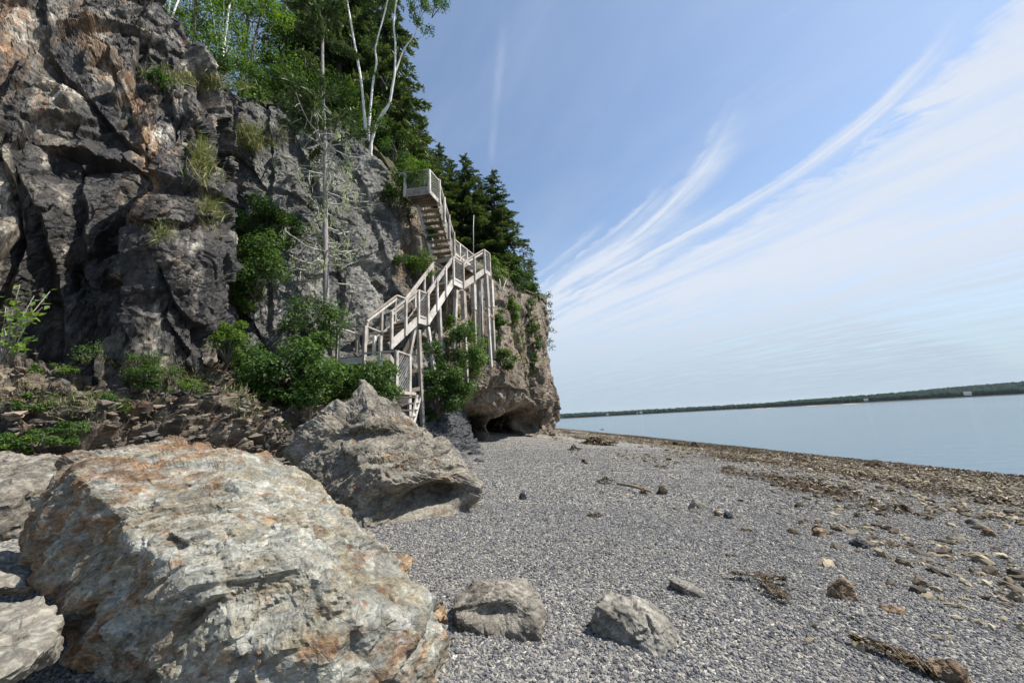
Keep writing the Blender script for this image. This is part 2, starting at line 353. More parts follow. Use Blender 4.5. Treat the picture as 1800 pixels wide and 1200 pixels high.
def build_beach():
    m, N, b = new_mat('beach_gravel')
    co = N.n('ShaderNodeTexCoord').outputs['Object']
    wet = attr(N, 'wet')
    def layer(scale, rnd=1.0):
        v = N.n('ShaderNodeTexVoronoi', feature='F1'); N.l(co, v.inputs['Vector']); v.inputs['Scale'].default_value = scale
        v.inputs['Randomness'].default_value = rnd
        sep = N.n('ShaderNodeSeparateColor'); N.l(v.outputs['Color'], sep.inputs[0])
        return v.outputs['Distance'], sep.outputs[0], sep.outputs[1]
    d1, r1, q1 = layer(34); d2, r2, q2 = layer(13)
    grey = [(0.0, (0.06, 0.06, 0.066)), (0.35, (0.145, 0.142, 0.14)), (0.6, (0.22, 0.21, 0.195)), (0.8, (0.27, 0.25, 0.21)), (0.93, (0.36, 0.34, 0.29)), (1.0, (0.46, 0.44, 0.39))]
    tan = [(0.0, (0.05, 0.04, 0.028)), (0.3, (0.13, 0.105, 0.07)), (0.6, (0.24, 0.20, 0.14)), (0.85, (0.38, 0.32, 0.22)), (1.0, (0.5, 0.45, 0.34))]
    c1 = N.ramp(r1, grey); c2 = N.ramp(r2, tan)
    big = N.noise(co, 0.22, 6, 0.6, 0.3)
    wm = N.ss(N.m('ADD', wet, N.m('MULTIPLY', N.m('SUBTRACT', big, 0.5), 0.9)), 0.35, 0.75)
    col = N.mix(wm, c1, c2)
    weed = N.noise(N.scalevec(co, (1, 0.45, 1), (0, 0, -0.12)), 0.8, 9, 0.7, 0.5)
    wf = N.ss(N.m('ADD', weed, N.m('MULTIPLY', wet, 0.32)), 0.60, 0.72)
    col = N.mix(N.m('MULTIPLY', wf, N.m('MULTIPLY', wm, 0.9)), col, (0.045, 0.030, 0.014))
    col = N.mix(1.0, col, N.ramp(N.noise(co, 0.55, 7, 0.65), [(0.3, 0.84), (0.7, 1.16)]), 'MULTIPLY')
    N.l(col, b.inputs['Base Color']); b.inputs['Roughness'].default_value = 0.8; b.inputs['Specular IOR Level'].default_value = 0.3
    h = N.m('ADD', N.m('MULTIPLY', d1, -0.6), N.m('MULTIPLY', N.m('MULTIPLY', d2, wm), -1.5))
    h = N.m('ADD', h, N.m('MULTIPLY', N.noise(co, 9, 5, 0.6), 0.6))
    bp = N.n('ShaderNodeBump'); bp.inputs['Strength'].default_value = 0.8; bp.inputs['Distance'].default_value = 0.035
    N.l(h, bp.inputs['Height']); N.l(bp.outputs[0], b.inputs['Normal'])
    xw = np.interp(gyf, _wy, _wx); wetv = np.clip(1 - (xw - gxf) / 11.5, 0, 1)
    o = np_mesh('beach', np.stack([gxf, gyf, gzv], 1), grid_faces(len(gx), len(gy)), m, {'wet': wetv}, True)
    return tag(o, 'grey shingle beach sloping down to the water', 'beach', kind='structure')
build_beach()

# ------------------------------------------------------------------ water
def build_water():
    m, N, b = new_mat('sea_water')
    co = N.n('ShaderNodeTexCoord').outputs['Object']
    N.l(N.ramp(N.noise(N.scalevec(co, (0.02, 0.006, 1)), 1, 4), [(0.3, (0.035, 0.075, 0.105)), (0.7, (0.06, 0.105, 0.135))]), b.inputs['Base Color'])
    b.inputs['Roughness'].default_value = 0.12; b.inputs['IOR'].default_value = 1.33
    a = N.noise(N.scalevec(co, (0.5, 1.3, 1), (0, 0, 0.3)), 1.2, 6, 0.6, 0.4)
    c = N.noise(N.scalevec(co, (0.03, 0.15, 1), (0, 0, 0.15)), 1.0, 4, 0.55)
    bp = N.n('ShaderNodeBump'); bp.inputs['Strength'].default_value = 0.5; bp.inputs['Distance'].default_value = 0.12
    N.l(N.m('ADD', N.m('MULTIPLY', a, 0.5), c), bp.inputs['Height']); N.l(bp.outputs[0], b.inputs['Normal'])
    X = np.concatenate([[-3500, -800], np.linspace(-100, 400, 40), [900, 2000, 4500]]); Y = np.concatenate([[-800], np.linspace(-60, 500, 50), [900, 2000, 4500]])
    A, B = np.meshgrid(X, Y, indexing='ij')
    o = np_mesh('water', np.stack([A.ravel(), B.ravel(), np.full(A.size, ZW)], 1), grid_faces(len(X), len(Y)), m, smooth=True)
    tag(o, 'calm pale blue bay water', 'water', kind='structure')
build_water()

# ------------------------------------------------------------------ cliffs (lofts through profiles, then broken up by joint blocks)
def catmull(P, t):
    """P (n,...) sampled at float params t in [0,n-1]"""
    n = len(P); i = np.clip(np.floor(t).astype(int), 0, n - 2); f = t - i
    sh = (slice(None),) + (None,) * (P.ndim - 1); f = f[sh]
    p0 = P[np.clip(i - 1, 0, n - 1)]; p1 = P[i]; p2 = P[i + 1]; p3 = P[np.clip(i + 2, 0, n - 1)]
    c = 0.5 * (2 * p1 + (p2 - p0) * f + (2 * p0 - 5 * p1 + 4 * p2 - p3) * f ** 2 + (3 * p1 - p0 - 3 * p2 + p3) * f ** 3)
    return 0.75 * c + 0.25 * (p1 * (1 - f) + p2 * f)
def loft(stations, segu, segv):
    """stations: list of lists of 3D points; segu / segv: samples per segment"""
    S = np.array(stations, float)
    tu = np.concatenate([np.linspace(i, i + 1, k, endpoint=False) for i, k in enumerate(segu)] + [[len(S) - 1]])
    tv = np.concatenate([np.linspace(i, i + 1, k, endpoint=False) for i, k in enumerate(segv)] + [[S.shape[1] - 1]])
    G = catmull(S, tu)
    G = catmull(np.swapaxes(G, 0, 1), tv); return np.swapaxes(G, 0, 1)
def grid_normals(G):
    du = np.gradient(G, axis=0); dv = np.gradient(G, axis=1)
    n = np.cross(du, dv); n /= (np.linalg.norm(n, axis=2, keepdims=True) + 1e-9); return n
BV = []
BLOCKY = 0.8
SOFT = [5.0, 4.4, 3.8, 3.0]
def add_bvh(G, st=3):
    g = G[::st, ::st]; V = [Vector(p) for p in g.reshape(-1, 3)]
    BV.append(BVHTree.FromPolygons(V, grid_faces(g.shape[0], g.shape[1]).tolist()))
def hit(px, py, ymin=0.0, default_Y=12.0):
    d = Vector(ray(px, py)).normalized(); best = None
    for b in BV:
        r = b.ray_cast(Vector(EYE) + d * ymin, d)
        if r[0] is not None and (best is None or r[3] + ymin < best[1]): best = (r[0], r[3] + ymin)
    if best is None: return at(px, py, default_Y)
    return np.array(best[0])
def drop(x, y, default):
    best = None
    for b in BV:
        r = b.ray_cast(Vector((x, y, 60)), Vector((0, 0, -1)))
        if r[0] is not None and (best is None or r[0].z > best): best = r[0].z
    return default if best is None else best
def rock_grid(G, layers, seed, big=0.5, bigs=4.0, warp=0.25, flip=1, fade=None):
    nu, nv = G.shape[:2]; Nn = grid_normals(G).reshape(-1, 3) * flip; P = G.reshape(-1, 3)
    W = P + warp * np.stack([fbm(P / 1.3, 3, seed + 50 + k) for k in range(3)], 1)
    d = big * fbm(P / bigs, 2, seed + 1); tone = np.zeros(len(P)); tw = 0
    for k, (A, tilt, step, groove, amp, gw) in enumerate(layers):
        dd, r = facet(W, A, seed + 10 + k, tilt, step, groove, gw, SOFT[k])
        d += amp * dd; tone += r * (0.7 ** k); tw += 0.7 ** k
    d += 0.010 * fbm(P / 0.16, 3, seed + 5)
    if fade is not None: d = d * fade
    return (P + Nn * d[:, None]).reshape(nu, nv, 3), np.clip(tone / tw, 0, 1)
def A_(sx, sy, sz, rx=0, ry=0, rz=0):
    return np.diag([1 / sx, 1 / sy, 1 / sz]) @ rotm(rx, ry, rz)

def seg_dist(PX, line, signed=False):
    """distance of projected points to a crack line"""
    d = np.full(len(PX), 1e9); sd_ = np.zeros(len(PX))
    for a, b in zip(line[:-1], line[1:]):
        a = np.array(a, float); b = np.array(b, float); t = np.clip(((PX - a) @ (b - a)) / ((b - a) @ (b - a)), 0, 1)
        r = PX - a - t[:, None] * (b - a); q = np.hypot(r[:, 0], r[:, 1]); m = q < d
        d = np.where(m, q, d); sd_ = np.where(m, np.sign((b - a)[0] * r[:, 1] - (b - a)[1] * r[:, 0]), sd_)
    return (d, sd_) if signed else d
def project(P):
    v = P - EYE; z = v @ FW; return np.stack([900 + (v @ RT) / z * F, 600 - (v @ UP) / z * F], 1)
# near dark buttress
nst = [
    [(-460, 700, 3.6), (-450, 560, 4.0), (-450, 300, 4.3), (-450, 0, 4.8), (-450, -300, 5.2)],
    [(-200, 720, 4.9), (-200, 620, 5.1), (-200, 400, 5.2), (-200, 100, 5.7), (-200, -260, 6.5)],
    [(0, 700, 6.3), (0, 570, 6.2), (0, 380, 6.1), (0, 120, 6.4), (0, -200, 7.3)],
    [(100, 700, 6.9), (100, 560, 6.8), (105, 380, 6.6), (110, 150, 7.0), (120, -140, 7.9)],
    [(190, 710, 7.3), (195, 560, 7.2), (200, 380, 7.1), (200, 190, 7.3), (205, -70, 8.4)],
    [(270, 710, 7.5), (275, 560, 7.2), (275, 390, 7.1), (275, 220, 7.6), (265, 0, 8.8)],
    [(335, 710, 7.9), (340, 580, 7.6), (345, 420, 7.6), (350, 260, 8.1), (335, 90, 9.5)],
    [(368, 700, 8.6), (380, 560, 8.4), (382, 420, 8.5), (383, 290, 9.3), (392, 168, 10.3)],
    [(385, 690, 10.0), (392, 560, 10.1), (392, 420, 10.3), (388, 290, 11.0), (400, 165, 11.6)],
    [(380, 690, 12.0), (385, 560, 12.2), (388, 420, 12.6), (385, 290, 13.0), (402, 168, 13.4)],
]
NS = []
for s in nst:
    q = [at(*p) for p in s]; t = q[-1]
    q += [t + np.array([-0.7, 0.8, 0.25]), t + np.array([-9, 9, 1.5])]
    NS.append(q)
G = loft(NS, [24, 44, 66, 54, 54, 54, 54, 44, 30], [30, 90, 110, 150, 26, 10])
fadev = np.ones(G.shape[:2]); fadev[:, -10:] = 0.3
Gn, tn = rock_grid(G, [(A_(1.3, 1.1, 4.2, 0.08, -0.22, 0.5), 0.55, 1.3, 0.0, 0.62, 0.04),
                       (A_(0.55, 0.5, 1.5, 0.1, -0.2, 0.6), 0.55, 1.2, 0.05, 0.20, 0.03),
                       (A_(0.2, 0.18, 0.36, 0.15, -0.3, 0.5), 0.7, 0.9, 0.10, 0.065, 0.04),
                       (A_(0.09, 0.09, 0.13, 0.2, -0.3, 0.2), 1.0, 0.8, 0.3, 0.022, 0.1)], 100, 0.28, 3.2, 0.07, 1, fadev.ravel())
PX = project(G.reshape(-1, 3)); PX = PX + 5 * np.stack([fbm(G.reshape(-1, 3) / .5, 2, 31), fbm(G.reshape(-1, 3) / .5, 2, 32)], 1)
Nn = grid_normals(G).reshape(-1, 3); cut = np.zeros(len(PX))
for line, dep, wd in [([(115, 238), (165, 256), (205, 268)], .55, 11), ([(222, 360), (229, 440), (226, 500), (236, 560), (242, 630)], .45, 8), ([(75, -60), (80, 60), (110, 110), (150, 160), (190, 205), (245, 245)], .32, 7),
                      ([(392, 168), (374, 250), (356, 310)], .25, 7), ([(62, 370), (92, 450), (106, 560), (100, 640)], .5, 17), ([(275, 402), (320, 406), (342, 396)], .25, 6), ([(150, 490), (166, 560), (160, 640)], .35, 9),
                      ([(285, 475), (300, 520), (322, 560), (348, 576)], .25, 7), ([(190, 90), (214, 150), (232, 205)], .25, 7), ([(238, 308), (300, 332), (355, 352)], .22, 6), ([(-40, 210), (20, 300), (40, 420), (30, 560)], .4, 10),
                      ([(135, 300), (150, 380), (140, 470)], .35, 12), ([(300, 120), (330, 200), (325, 280)], .2, 6), ([(310, 590), (330, 620), (345, 660)], .25, 8)]:
    # an overlapping slab: sheer on one side of the joint, easing away on the other
    dd, sg = seg_dist(PX, line, True); dd = dd + 3 * fbm(G.reshape(-1, 3) / .25, 2, 33)
    cut += dep * .8 * np.where(sg > 0, np.clip(1 - dd / (wd * 7), 0, 1), np.clip(1 - dd / (wd * .45), 0, 1))
Gn = (Gn.reshape(-1, 3) - Nn * cut[:, None]).reshape(Gn.shape)
rustn = np.zeros(len(PX))
for line, wd in [([(236, 125), (246, 190), (236, 260), (252, 320), (258, 380)], 30), ([(5, 20), (15, 130)], 45), ([(130, 20), (170, 90)], 30)]:
    rustn = np.maximum(rustn, np.exp(-(seg_dist(PX, line) / wd) ** 2))
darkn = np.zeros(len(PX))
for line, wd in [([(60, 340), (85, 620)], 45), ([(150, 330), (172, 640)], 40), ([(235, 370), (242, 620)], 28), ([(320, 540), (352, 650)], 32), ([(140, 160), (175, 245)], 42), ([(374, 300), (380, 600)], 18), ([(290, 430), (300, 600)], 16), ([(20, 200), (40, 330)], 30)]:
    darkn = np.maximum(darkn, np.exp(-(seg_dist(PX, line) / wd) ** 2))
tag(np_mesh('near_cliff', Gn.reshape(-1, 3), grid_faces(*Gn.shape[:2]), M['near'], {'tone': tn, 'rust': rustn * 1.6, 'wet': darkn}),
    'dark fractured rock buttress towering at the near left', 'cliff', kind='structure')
add_bvh(Gn)

# layered ledge along the foot of the cliff
lst = [
    [(-460, 1000, 2.5), (-460, 860, 3.0), (-460, 740, 3.4), (-460, 620, 4.4)],
    [(-200, 920, 3.7), (-200, 830, 4.0), (-200, 740, 4.6), (-200, 625, 5.6)],
    [(0, 860, 4.8), (0, 800, 5.1), (0, 720, 5.7), (0, 625, 7.0)],
    [(110, 850, 5.1), (110, 795, 5.4), (110, 715, 6.0), (110, 630, 7.5)],
    [(230, 850, 5.6), (230, 790, 6.0), (230, 710, 6.6), (230, 640, 8.0)],
    [(340, 850, 6.3), (340, 790, 6.6), (340, 710, 7.3), (340, 645, 8.6)],
    [(440, 850, 7.0), (440, 790, 7.4), (440, 720, 8.2), (440, 640, 9.9)],
    [(530, 840, 8.0), (530, 780, 8.4), (530, 735, 9.2), (540, 660, 10.8)],
    [(640, 830, 9.7), (640, 770, 10.3), (640, 730, 11.2), (640, 660, 12.6)],
    [(745, 805, 11.9), (745, 770, 12.6), (745, 740, 13.6), (745, 690, 15.0)],
    [(800, 805, 13.6), (800, 780, 14.2), (795, 755, 15.2), (795, 700, 17.0)],
    [(852, 800, 15.6), (845, 787, 16.2), (835, 770, 16.8), (825, 740, 18.6)],
]
LS = [[at(*p) for p in s] for s in lst]
G = loft(LS, [16, 30, 40, 44, 44, 44, 44, 44, 44, 40, 40], [60, 60, 60])
Gl, tl = rock_grid(G, [(A_(1.5, 1.2, 0.45, 0.10, 0.10, 0.5), 0.4, 1.1, 0.05, 0.42, 0.05),
                       (A_(0.6, 0.5, 0.2, 0.06, 0.14, 0.8), 0.6, 1.2, 0.1, 0.34, 0.04),
                       (A_(0.26, 0.24, 0.10, 0.1, 0.1, 0.3), 0.7, 1.2, 0.15, 0.19, 0.05),
                       (A_(0.1, 0.1, 0.05, 0.2, -0.3, 0.2), 0.9, 0.8, 0.3, 0.022, 0.1)], 200, 0.15, 1.8, 0.05, 1, np.clip(1.35 - G[..., 1].ravel() / 14.0, .30, 1))
lm = M['ledge']
o = np_mesh('rock_ledge', Gl.reshape(-1, 3), grid_faces(*Gl.shape[:2]), lm, {'tone': tl})
o.data.materials.append(M['blue'])
cen = Gl[:-1, :-1].reshape(-1, 3); o.data.polygons.foreach_set('material_index', (cen[:, 1] > 11.6 + 0.5 * fbm(cen / 1.2, 2, 9)).astype(np.int32))
tag(o, 'low shelf of thin broken rock layers along the cliff foot', 'rock ledge', kind='structure')
add_bvh(Gl)

# middle cliff and headland: eight points per profile, bottom to top
mst = [
    [(365, 760, 9.3), (370, 690, 10.2), (378, 600, 11.4), (380, 500, 12.0), (383, 400, 12.4), (385, 330, 12.8), (392, 250, 13.2), (402, 172, 13.6)],
    [(430, 760, 8.9), (432, 700, 9.3), (436, 620, 9.8), (440, 545, 10.5), (440, 440, 11.3), (440, 350, 11.8), (445, 270, 12.6), (450, 182, 13.6)],
    [(490, 760, 9.4), (490, 700, 9.8), (492, 620, 10.3), (495, 550, 11.0), (495, 440, 11.7), (497, 360, 12.2), (500, 280, 12.9), (505, 196, 14.0)],
    [(560, 770, 10.4), (560, 710, 10.8), (560, 630, 11.4), (560, 550, 11.9), (560, 450, 12.3), (560, 370, 12.6), (562, 290, 13.3), (570, 212, 14.4)],
    [(625, 770, 11.5), (625, 710, 11.9), (625, 630, 12.4), (625, 560, 12.8), (628, 480, 13.1), (630, 400, 13.5), (635, 330, 14.2), (645, 258, 15.3)],
    [(690, 770, 12.7), (690, 710, 13.2), (690, 640, 13.8), (690, 570, 14.3), (692, 500, 14.7), (695, 440, 15.0), (692, 385, 15.6), (690, 318, 16.8)],
    [(735, 760, 13.8), (735, 710, 14.4), (735, 640, 15.1), (738, 570, 15.6), (742, 500, 16.0), (742, 430, 16.0), (738, 385, 16.2), (728, 352, 17.6)],
    [(775, 760, 15.4), (775, 710, 15.9), (780, 640, 16.6), (784, 580, 17.2), (788, 520, 17.6), (786, 470, 17.9), (770, 420, 17.9), (758, 385, 19.2)],
    [(800, 790, 17.6), (798, 740, 19.6), (800, 716, 17.5), (806, 685, 17.2), (815, 640, 18.2), (815, 570, 19.4), (815, 500, 20.4), (810, 450, 22.0)],
    [(822, 792, 18.6), (822, 744, 22.0), (825, 722, 17.7), (830, 685, 17.1), (836, 650, 17.6), (842, 590, 19.4), (845, 520, 21.0), (840, 462, 23.0)],
    [(850, 788, 18.2), (848, 746, 20.6), (850, 728, 17.9), (856, 690, 17.4), (866, 650, 17.9), (874, 590, 20.0), (880, 530, 21.8), (875, 478, 23.6)],
    [(880, 784, 19.0), (880, 746, 21.6), (880, 726, 18.9), (885, 690, 18.6), (893, 655, 19.3), (898, 600, 21.2), (902, 545, 22.9), (897, 498, 24.6)],
    [(910, 780, 21.8), (910, 746, 26.4), (912, 722, 21.0), (915, 690, 20.6), (918, 650, 21.4), (920, 600, 23.0), (922, 555, 24.4), (918, 512, 26.0)],
    [(935, 775, 24.8), (935, 741, 29.6), (938, 716, 24.0), (940, 690, 23.6), (940, 650, 24.0), (938, 600, 25.0), (938, 560, 26.0), (935, 520, 27.6)],
    [(958, 768, 28.0), (958, 743, 30.4), (962, 716, 27.6), (962, 690, 27.2), (958, 650, 27.2), (953, 600, 27.6), (950, 560, 28.2), (946, 524, 29.6)],
    [(970, 762, 33.0), (972, 742, 33.0), (974, 716, 31.6), (972, 690, 31.2), (966, 650, 31.0), (959, 600, 31.2), (955, 560, 31.6), (949, 528, 33.0)],
    [(955, 757, 48.0), (955, 742, 48.0), (958, 716, 47.0), (958, 690, 46.0), (955, 650, 45.0), (950, 600, 44.0), (946, 570, 44.0), (942, 540, 45.0)],
    [(850, 752, 75.0), (850, 742, 74.0), (850, 716, 73.0), (850, 690, 72.0), (850, 670, 71.0), (850, 650, 70.0), (850, 630, 70.0), (850, 610, 71.0)],
]
MS = []
for s in mst:
    q = [at(*p) for p in s]; t = q[-1]
    q += [t + np.array([-0.9, 1.0, 0.35]), t + np.array([-16, 10, 2.5])]
    MS.append(q)
G = loft(MS, [30, 36, 40, 40, 40, 40, 40, 36, 34, 34, 34, 34, 34, 34, 30, 26, 12], [30, 36, 40, 40, 44, 40, 40, 14, 12])
fadev = np.ones(G.shape[:2]); fadev[:, -12:] = 0.25
Gm, tm = rock_grid(G, [(A_(2.0, 1.7, 2.6, 0.4, -0.5, 0.3), 0.7, 1.0, 0.0, 0.42, 0.04),
                       (A_(0.75, 0.6, 1.2, 0.3, -0.4, 0.5), 0.7, 1.0, 0.06, 0.16, 0.04),
                       (A_(0.3, 0.26, 0.42, 0.4, -0.5, 0.4), 0.8, 0.9, 0.10, 0.07, 0.05),
                       (A_(0.15, 0.14, 0.2, 0.2, -0.3, 0.2), 1.0, 0.8, 0.3, 0.035, 0.1)], 300, 0.34, 3.5, 0.09, 1, fadev.ravel())
PX = project(G.reshape(-1, 3)); Nn = grid_normals(G).reshape(-1, 3); cut = np.zeros(len(PX))
for line, dep, wd in [([(470, 180), (480, 300), (470, 420), (480, 560)], .3, 5), ([(520, 240), (560, 330), (600, 420), (610, 540)], .35, 5), ([(410, 270), (480, 330), (540, 350)], .25, 5), ([(590, 230), (620, 300), (660, 400), (690, 520)], .3, 5), ([(500, 470), (560, 480), (640, 450)], .22, 4),
                      ([(440, 560), (480, 610), (530, 640)], .25, 4), ([(720, 390), (725, 450), (735, 520), (730, 600)], .3, 4), ([(900, 530), (915, 600), (935, 680)], .5, 3), ([(940, 540), (945, 620), (955, 700)], .5, 3), ([(830, 690), (880, 680), (930, 690)], .3, 3)]:
    dd, sg = seg_dist(PX, line, True); dd = dd + 2.5 * fbm(G.reshape(-1, 3) / .4, 2, 34)
    cut += dep * .8 * np.where(sg > 0, np.clip(1 - dd / (wd * 7), 0, 1), np.clip(1 - dd / (wd * .45), 0, 1)) * (PX[:, 0] > 395)
Gm = (Gm.reshape(-1, 3) - Nn * (cut * fadev.ravel())[:, None]).reshape(Gm.shape)
# the sea has undercut two caves at the headland foot
def carve(Gx, px, py, Y, r, depth):
    c = at(px, py, Y); d = Gx - c; w = np.exp(-((d / np.array(r)) ** 2).sum(2)); w = np.clip(w * 1.6, 0, 1) ** 1.2
    return Gx + w[..., None] * np.array(depth)
Gm = carve(Gm, 826, 748, 18.9, (1.15, 2.4, 0.62), (-2.2, 5.0, 0.0))
Gm = carve(Gm, 920, 748, 23.0, (1.35, 3.0, 0.9), (-2.6, 6.0, 0.1))
M['headland'] = rock_mat('headland_rock', [(0.048, 0.04, 0.032), (0.145, 0.12, 0.093), (0.225, 0.19, 0.143), (0.12, 0.10, 0.08)],
                         [(0.13, 0.06, 0.03), (0.30, 0.17, 0.08), (0.36, 0.23, 0.12)], 0.45, (0.36, 0.33, 0.27), 0.25, 1.3, (1, 1, 0.5), (0.3, 0.5, 0), 0.7, 0.045, crack=.7, tone_amt=.6)
M['turf'] = simple_mat('forest_floor', (0.035, 0.045, 0.015), (0.10, 0.09, 0.04), 2.0, rough=0.95, bump=0.6, bd=0.1)
o = np_mesh('cliff', Gm.reshape(-1, 3), grid_faces(*Gm.shape[:2]), M['cliff'], {'tone': tm})
o.data.materials.append(M['headland']); o.data.materials.append(M['turf'])
cen = Gm[:-1, :-1].reshape(-1, 3); mi = np.zeros(len(cen), np.int32)
fx = fbm(cen / 1.5, 3, 19)
mi[(cen[:, 1] + 1.3 * fx > 16.4) | ((cen[:, 0] > -4.8 + 0.5 * fx) & (cen[:, 1] > 14.6 + 0.5 * fx) & (cen[:, 2] > 6.2 + fx))] = 1
vi = np.tile(np.arange(Gm.shape[1] - 1), Gm.shape[0] - 1); mi[vi >= Gm.shape[1] - 27 + 4 * np.clip(fx, -1, 1)] = 2
o.data.polygons.foreach_set('material_index', mi)
tag(o, 'grey and rusty cliff running out to the headland', 'cliff', kind='structure')
add_bvh(Gm)
print('cliffs', time.time() - T0)

# ------------------------------------------------------------------ boulders and loose rocks
_ICO = {}
def ico(sub):
    if sub not in _ICO:
        import bmesh
        bm = bmesh.new(); bmesh.ops.create_icosphere(bm, subdivisions=sub, radius=1.0)
        V = np.array([v.co[:] for v in bm.verts]); V /= np.linalg.norm(V, axis=1, keepdims=True)
        bm.verts.index_update(); Fc = np.array([[v.index for v in f.verts] for f in bm.faces]); bm.free()
        _ICO[sub] = (V, Fc)
    return _ICO[sub]
def hull_planes(P):
    import bmesh
    bm = bmesh.new()
    for p in P: bm.verts.new(p)
    r = bmesh.ops.convex_hull(bm, input=bm.verts[:])
    bmesh.ops.recalc_face_normals(bm, faces=bm.faces[:])
    c = np.mean(P, axis=0); out = []
    for f in bm.faces:
        n = np.array(f.normal); d = n @ (np.array(f.verts[0].co) - c)
        if d < 0: n, d = -n, -d
        out.append((n, d))
    bm.free(); return c, np.array([o_[0] for o_ in out]), np.array([o_[1] for o_ in out])
def boulder(name, pts, sub, layers, seed, mat, big=0.1, bigs=0.8, warp=0.08, dents=(), soft=0.0, fine=0.012, rust=None):
    P = np.array(pts, float); c, n, d = hull_planes(P)
    D, Fc = ico(sub)
    q = D @ n.T; r = np.where(q > 1e-4, d / np.maximum(q, 1e-4), 1e9)
    if soft:
        rr = -soft * np.log(np.exp(-np.minimum(r, 60) / soft).sum(1)); 
        r0 = np.maximum(rr, 0.3 * r.min(1))
    else: r0 = r.min(1)
    V = D * r0[:, None]; Q = V + c
    # even the sphere out: a few relax passes keep sampling regular on long rocks
    W = Q + warp * np.stack([fbm(Q / 0.5, 3, seed + 60 + k) for k in range(3)], 1)
    disp = big * fbm(Q / bigs, 2, seed); tone = np.zeros(len(V)); tw = 0
    for k, (A, tilt, step, groove, amp, gw) in enumerate(layers):
        dd, rr = facet(W, A, seed + 10 + k, tilt, step, groove, gw, SOFT[k]); disp += amp * dd; tone += rr * 0.7 ** k; tw += 0.7 ** k
    disp += fine * fbm(Q / 0.07, 3, seed + 3)
    nn = D * 0.5 + n[np.argmin(r, 1)] * 0.5; nn /= np.linalg.norm(nn, axis=1, keepdims=True)
    Q = Q + nn * disp[:, None]
    for cp, rad, push in dents:
        w = np.exp(-(((Q - np.array(cp)) / np.array(rad)) ** 2).sum(1)); Q = Q + w[:, None] * np.array(push)
    base = np.array([c[0], c[1], P[:, 2].min()])
    at_ = {'tone': np.clip(tone / max(tw, 1e-6), 0, 1)}
    if rust is not None: at_['rust'] = rust(Q)
    o = np_mesh(name, Q - base, Fc, mat, at_, smooth=False)
    o.location = Vector(base); return o

GA = lambda px, py, dz=0.0: ground_at(px, py) + np.array([0, 0, dz])
b1 = [at(*p) for p in [(112, 792, 3.45), (160, 786, 3.5), (240, 806, 3.5), (350, 769, 3.85), (400, 775, 3.9), (478, 802, 4.1), (545, 832, 4.2), (588, 868, 4.1), (605, 905, 3.9), (650, 970, 3.55), (705, 1030, 3.15),
      (745, 1075, 2.95), (797, 1118, 2.72), (150, 850, 2.78), (90, 850, 3.05), (48, 905, 3.1), (40, 945, 3.0), (62, 1015, 2.8), (240, 955, 2.36), (300, 985, 2.26), (430, 948, 2.45), (560, 1015, 2.36), (650, 1075, 2.34), (105, 1112, 2.55), (150, 1160, 2.5), (250, 1110, 2.18), (420, 1130, 2.10), (560, 1170, 2.12)]]
b1 += [GA(205, 1192, -.1), GA(330, 1268, -.1), GA(560, 1290, -.1), GA(735, 1215, -.1), GA(797, 1140, -.1)]
b1 += [np.array(p) for p in [(-4.2, 4.5, 0.2), (-3.0, 5.2, 0.2), (-1.8, 5.0, 0.1), (-0.7, 3.3, -0.1)]]
o = boulder('boulder', b1, 8, [(A_(0.85, 0.7, 0.42, 0.35, 0.55, 0.4), 1.0, 0.8, 0.06, 0.080, 0.035), (A_(0.30, 0.28, 0.20, 0.4, 0.6, 0.3), 1.0, 0.9, 0.12, 0.040, 0.04),
             (A_(0.12, 0.1, 0.08, 0.4, 0.6, 0.1), 1.0, 0.8, 0.2, 0.015, 0.06), (A_(0.05, 0.045, 0.03, 0.4, 0.5, 0.1), 0.9, 0.7, 0.2, 0.007, 0.1)], 401, M['b1'], 0.04, 0.9, 0.02, fine=.003,
             rust=lambda Q: np.clip(np.clip((-2.45 - Q[:, 0]) / .8, 0, 1) + np.clip((0.75 - Q[:, 2]) / .5, 0, .8) + .5 * fbm(Q / .5, 3, 70), 0, 1.2),
             dents=[(at(330, 900, 2.95), (0.35, 0.12, 0.05), (0.03, .03, -.06)), (at(500, 1010, 2.6), (0.3, 0.12, 0.05), (0.03, .06, -.05)), (at(400, 1060, 2.35), (.35, .2, .10), (0, .14, 0))])
tag(o, 'huge tan and pale grey boulder streaked with rust, nearest on the shingle', 'boulder')
b2 = [at(*p) for p in [(635, 670, 6.7), (560, 715, 6.4), (552, 735, 6.3), (515, 790, 6.3), (505, 800, 6.5), (700, 745, 6.7), (770, 785, 6.7), (830, 825, 6.5), (848, 855, 6.3), (845, 875, 6.1),
      (800, 915, 5.8), (800, 940, 5.75), (715, 950, 5.35), (650, 945, 5.4), (600, 900, 5.7), (690, 860, 5.35), (640, 760, 5.9)]]
b2 += [at(650, 690, 8.0), at(800, 800, 8.2), at(560, 760, 8.0)] + [np.array(p) for p in [(-3.4, 6.4, 0.2), (-2.2, 5.3, 0.0), (-0.9, 5.9, -0.1), (-0.8, 7.6, 0.1), (-3.2, 8.2, 0.3)]]
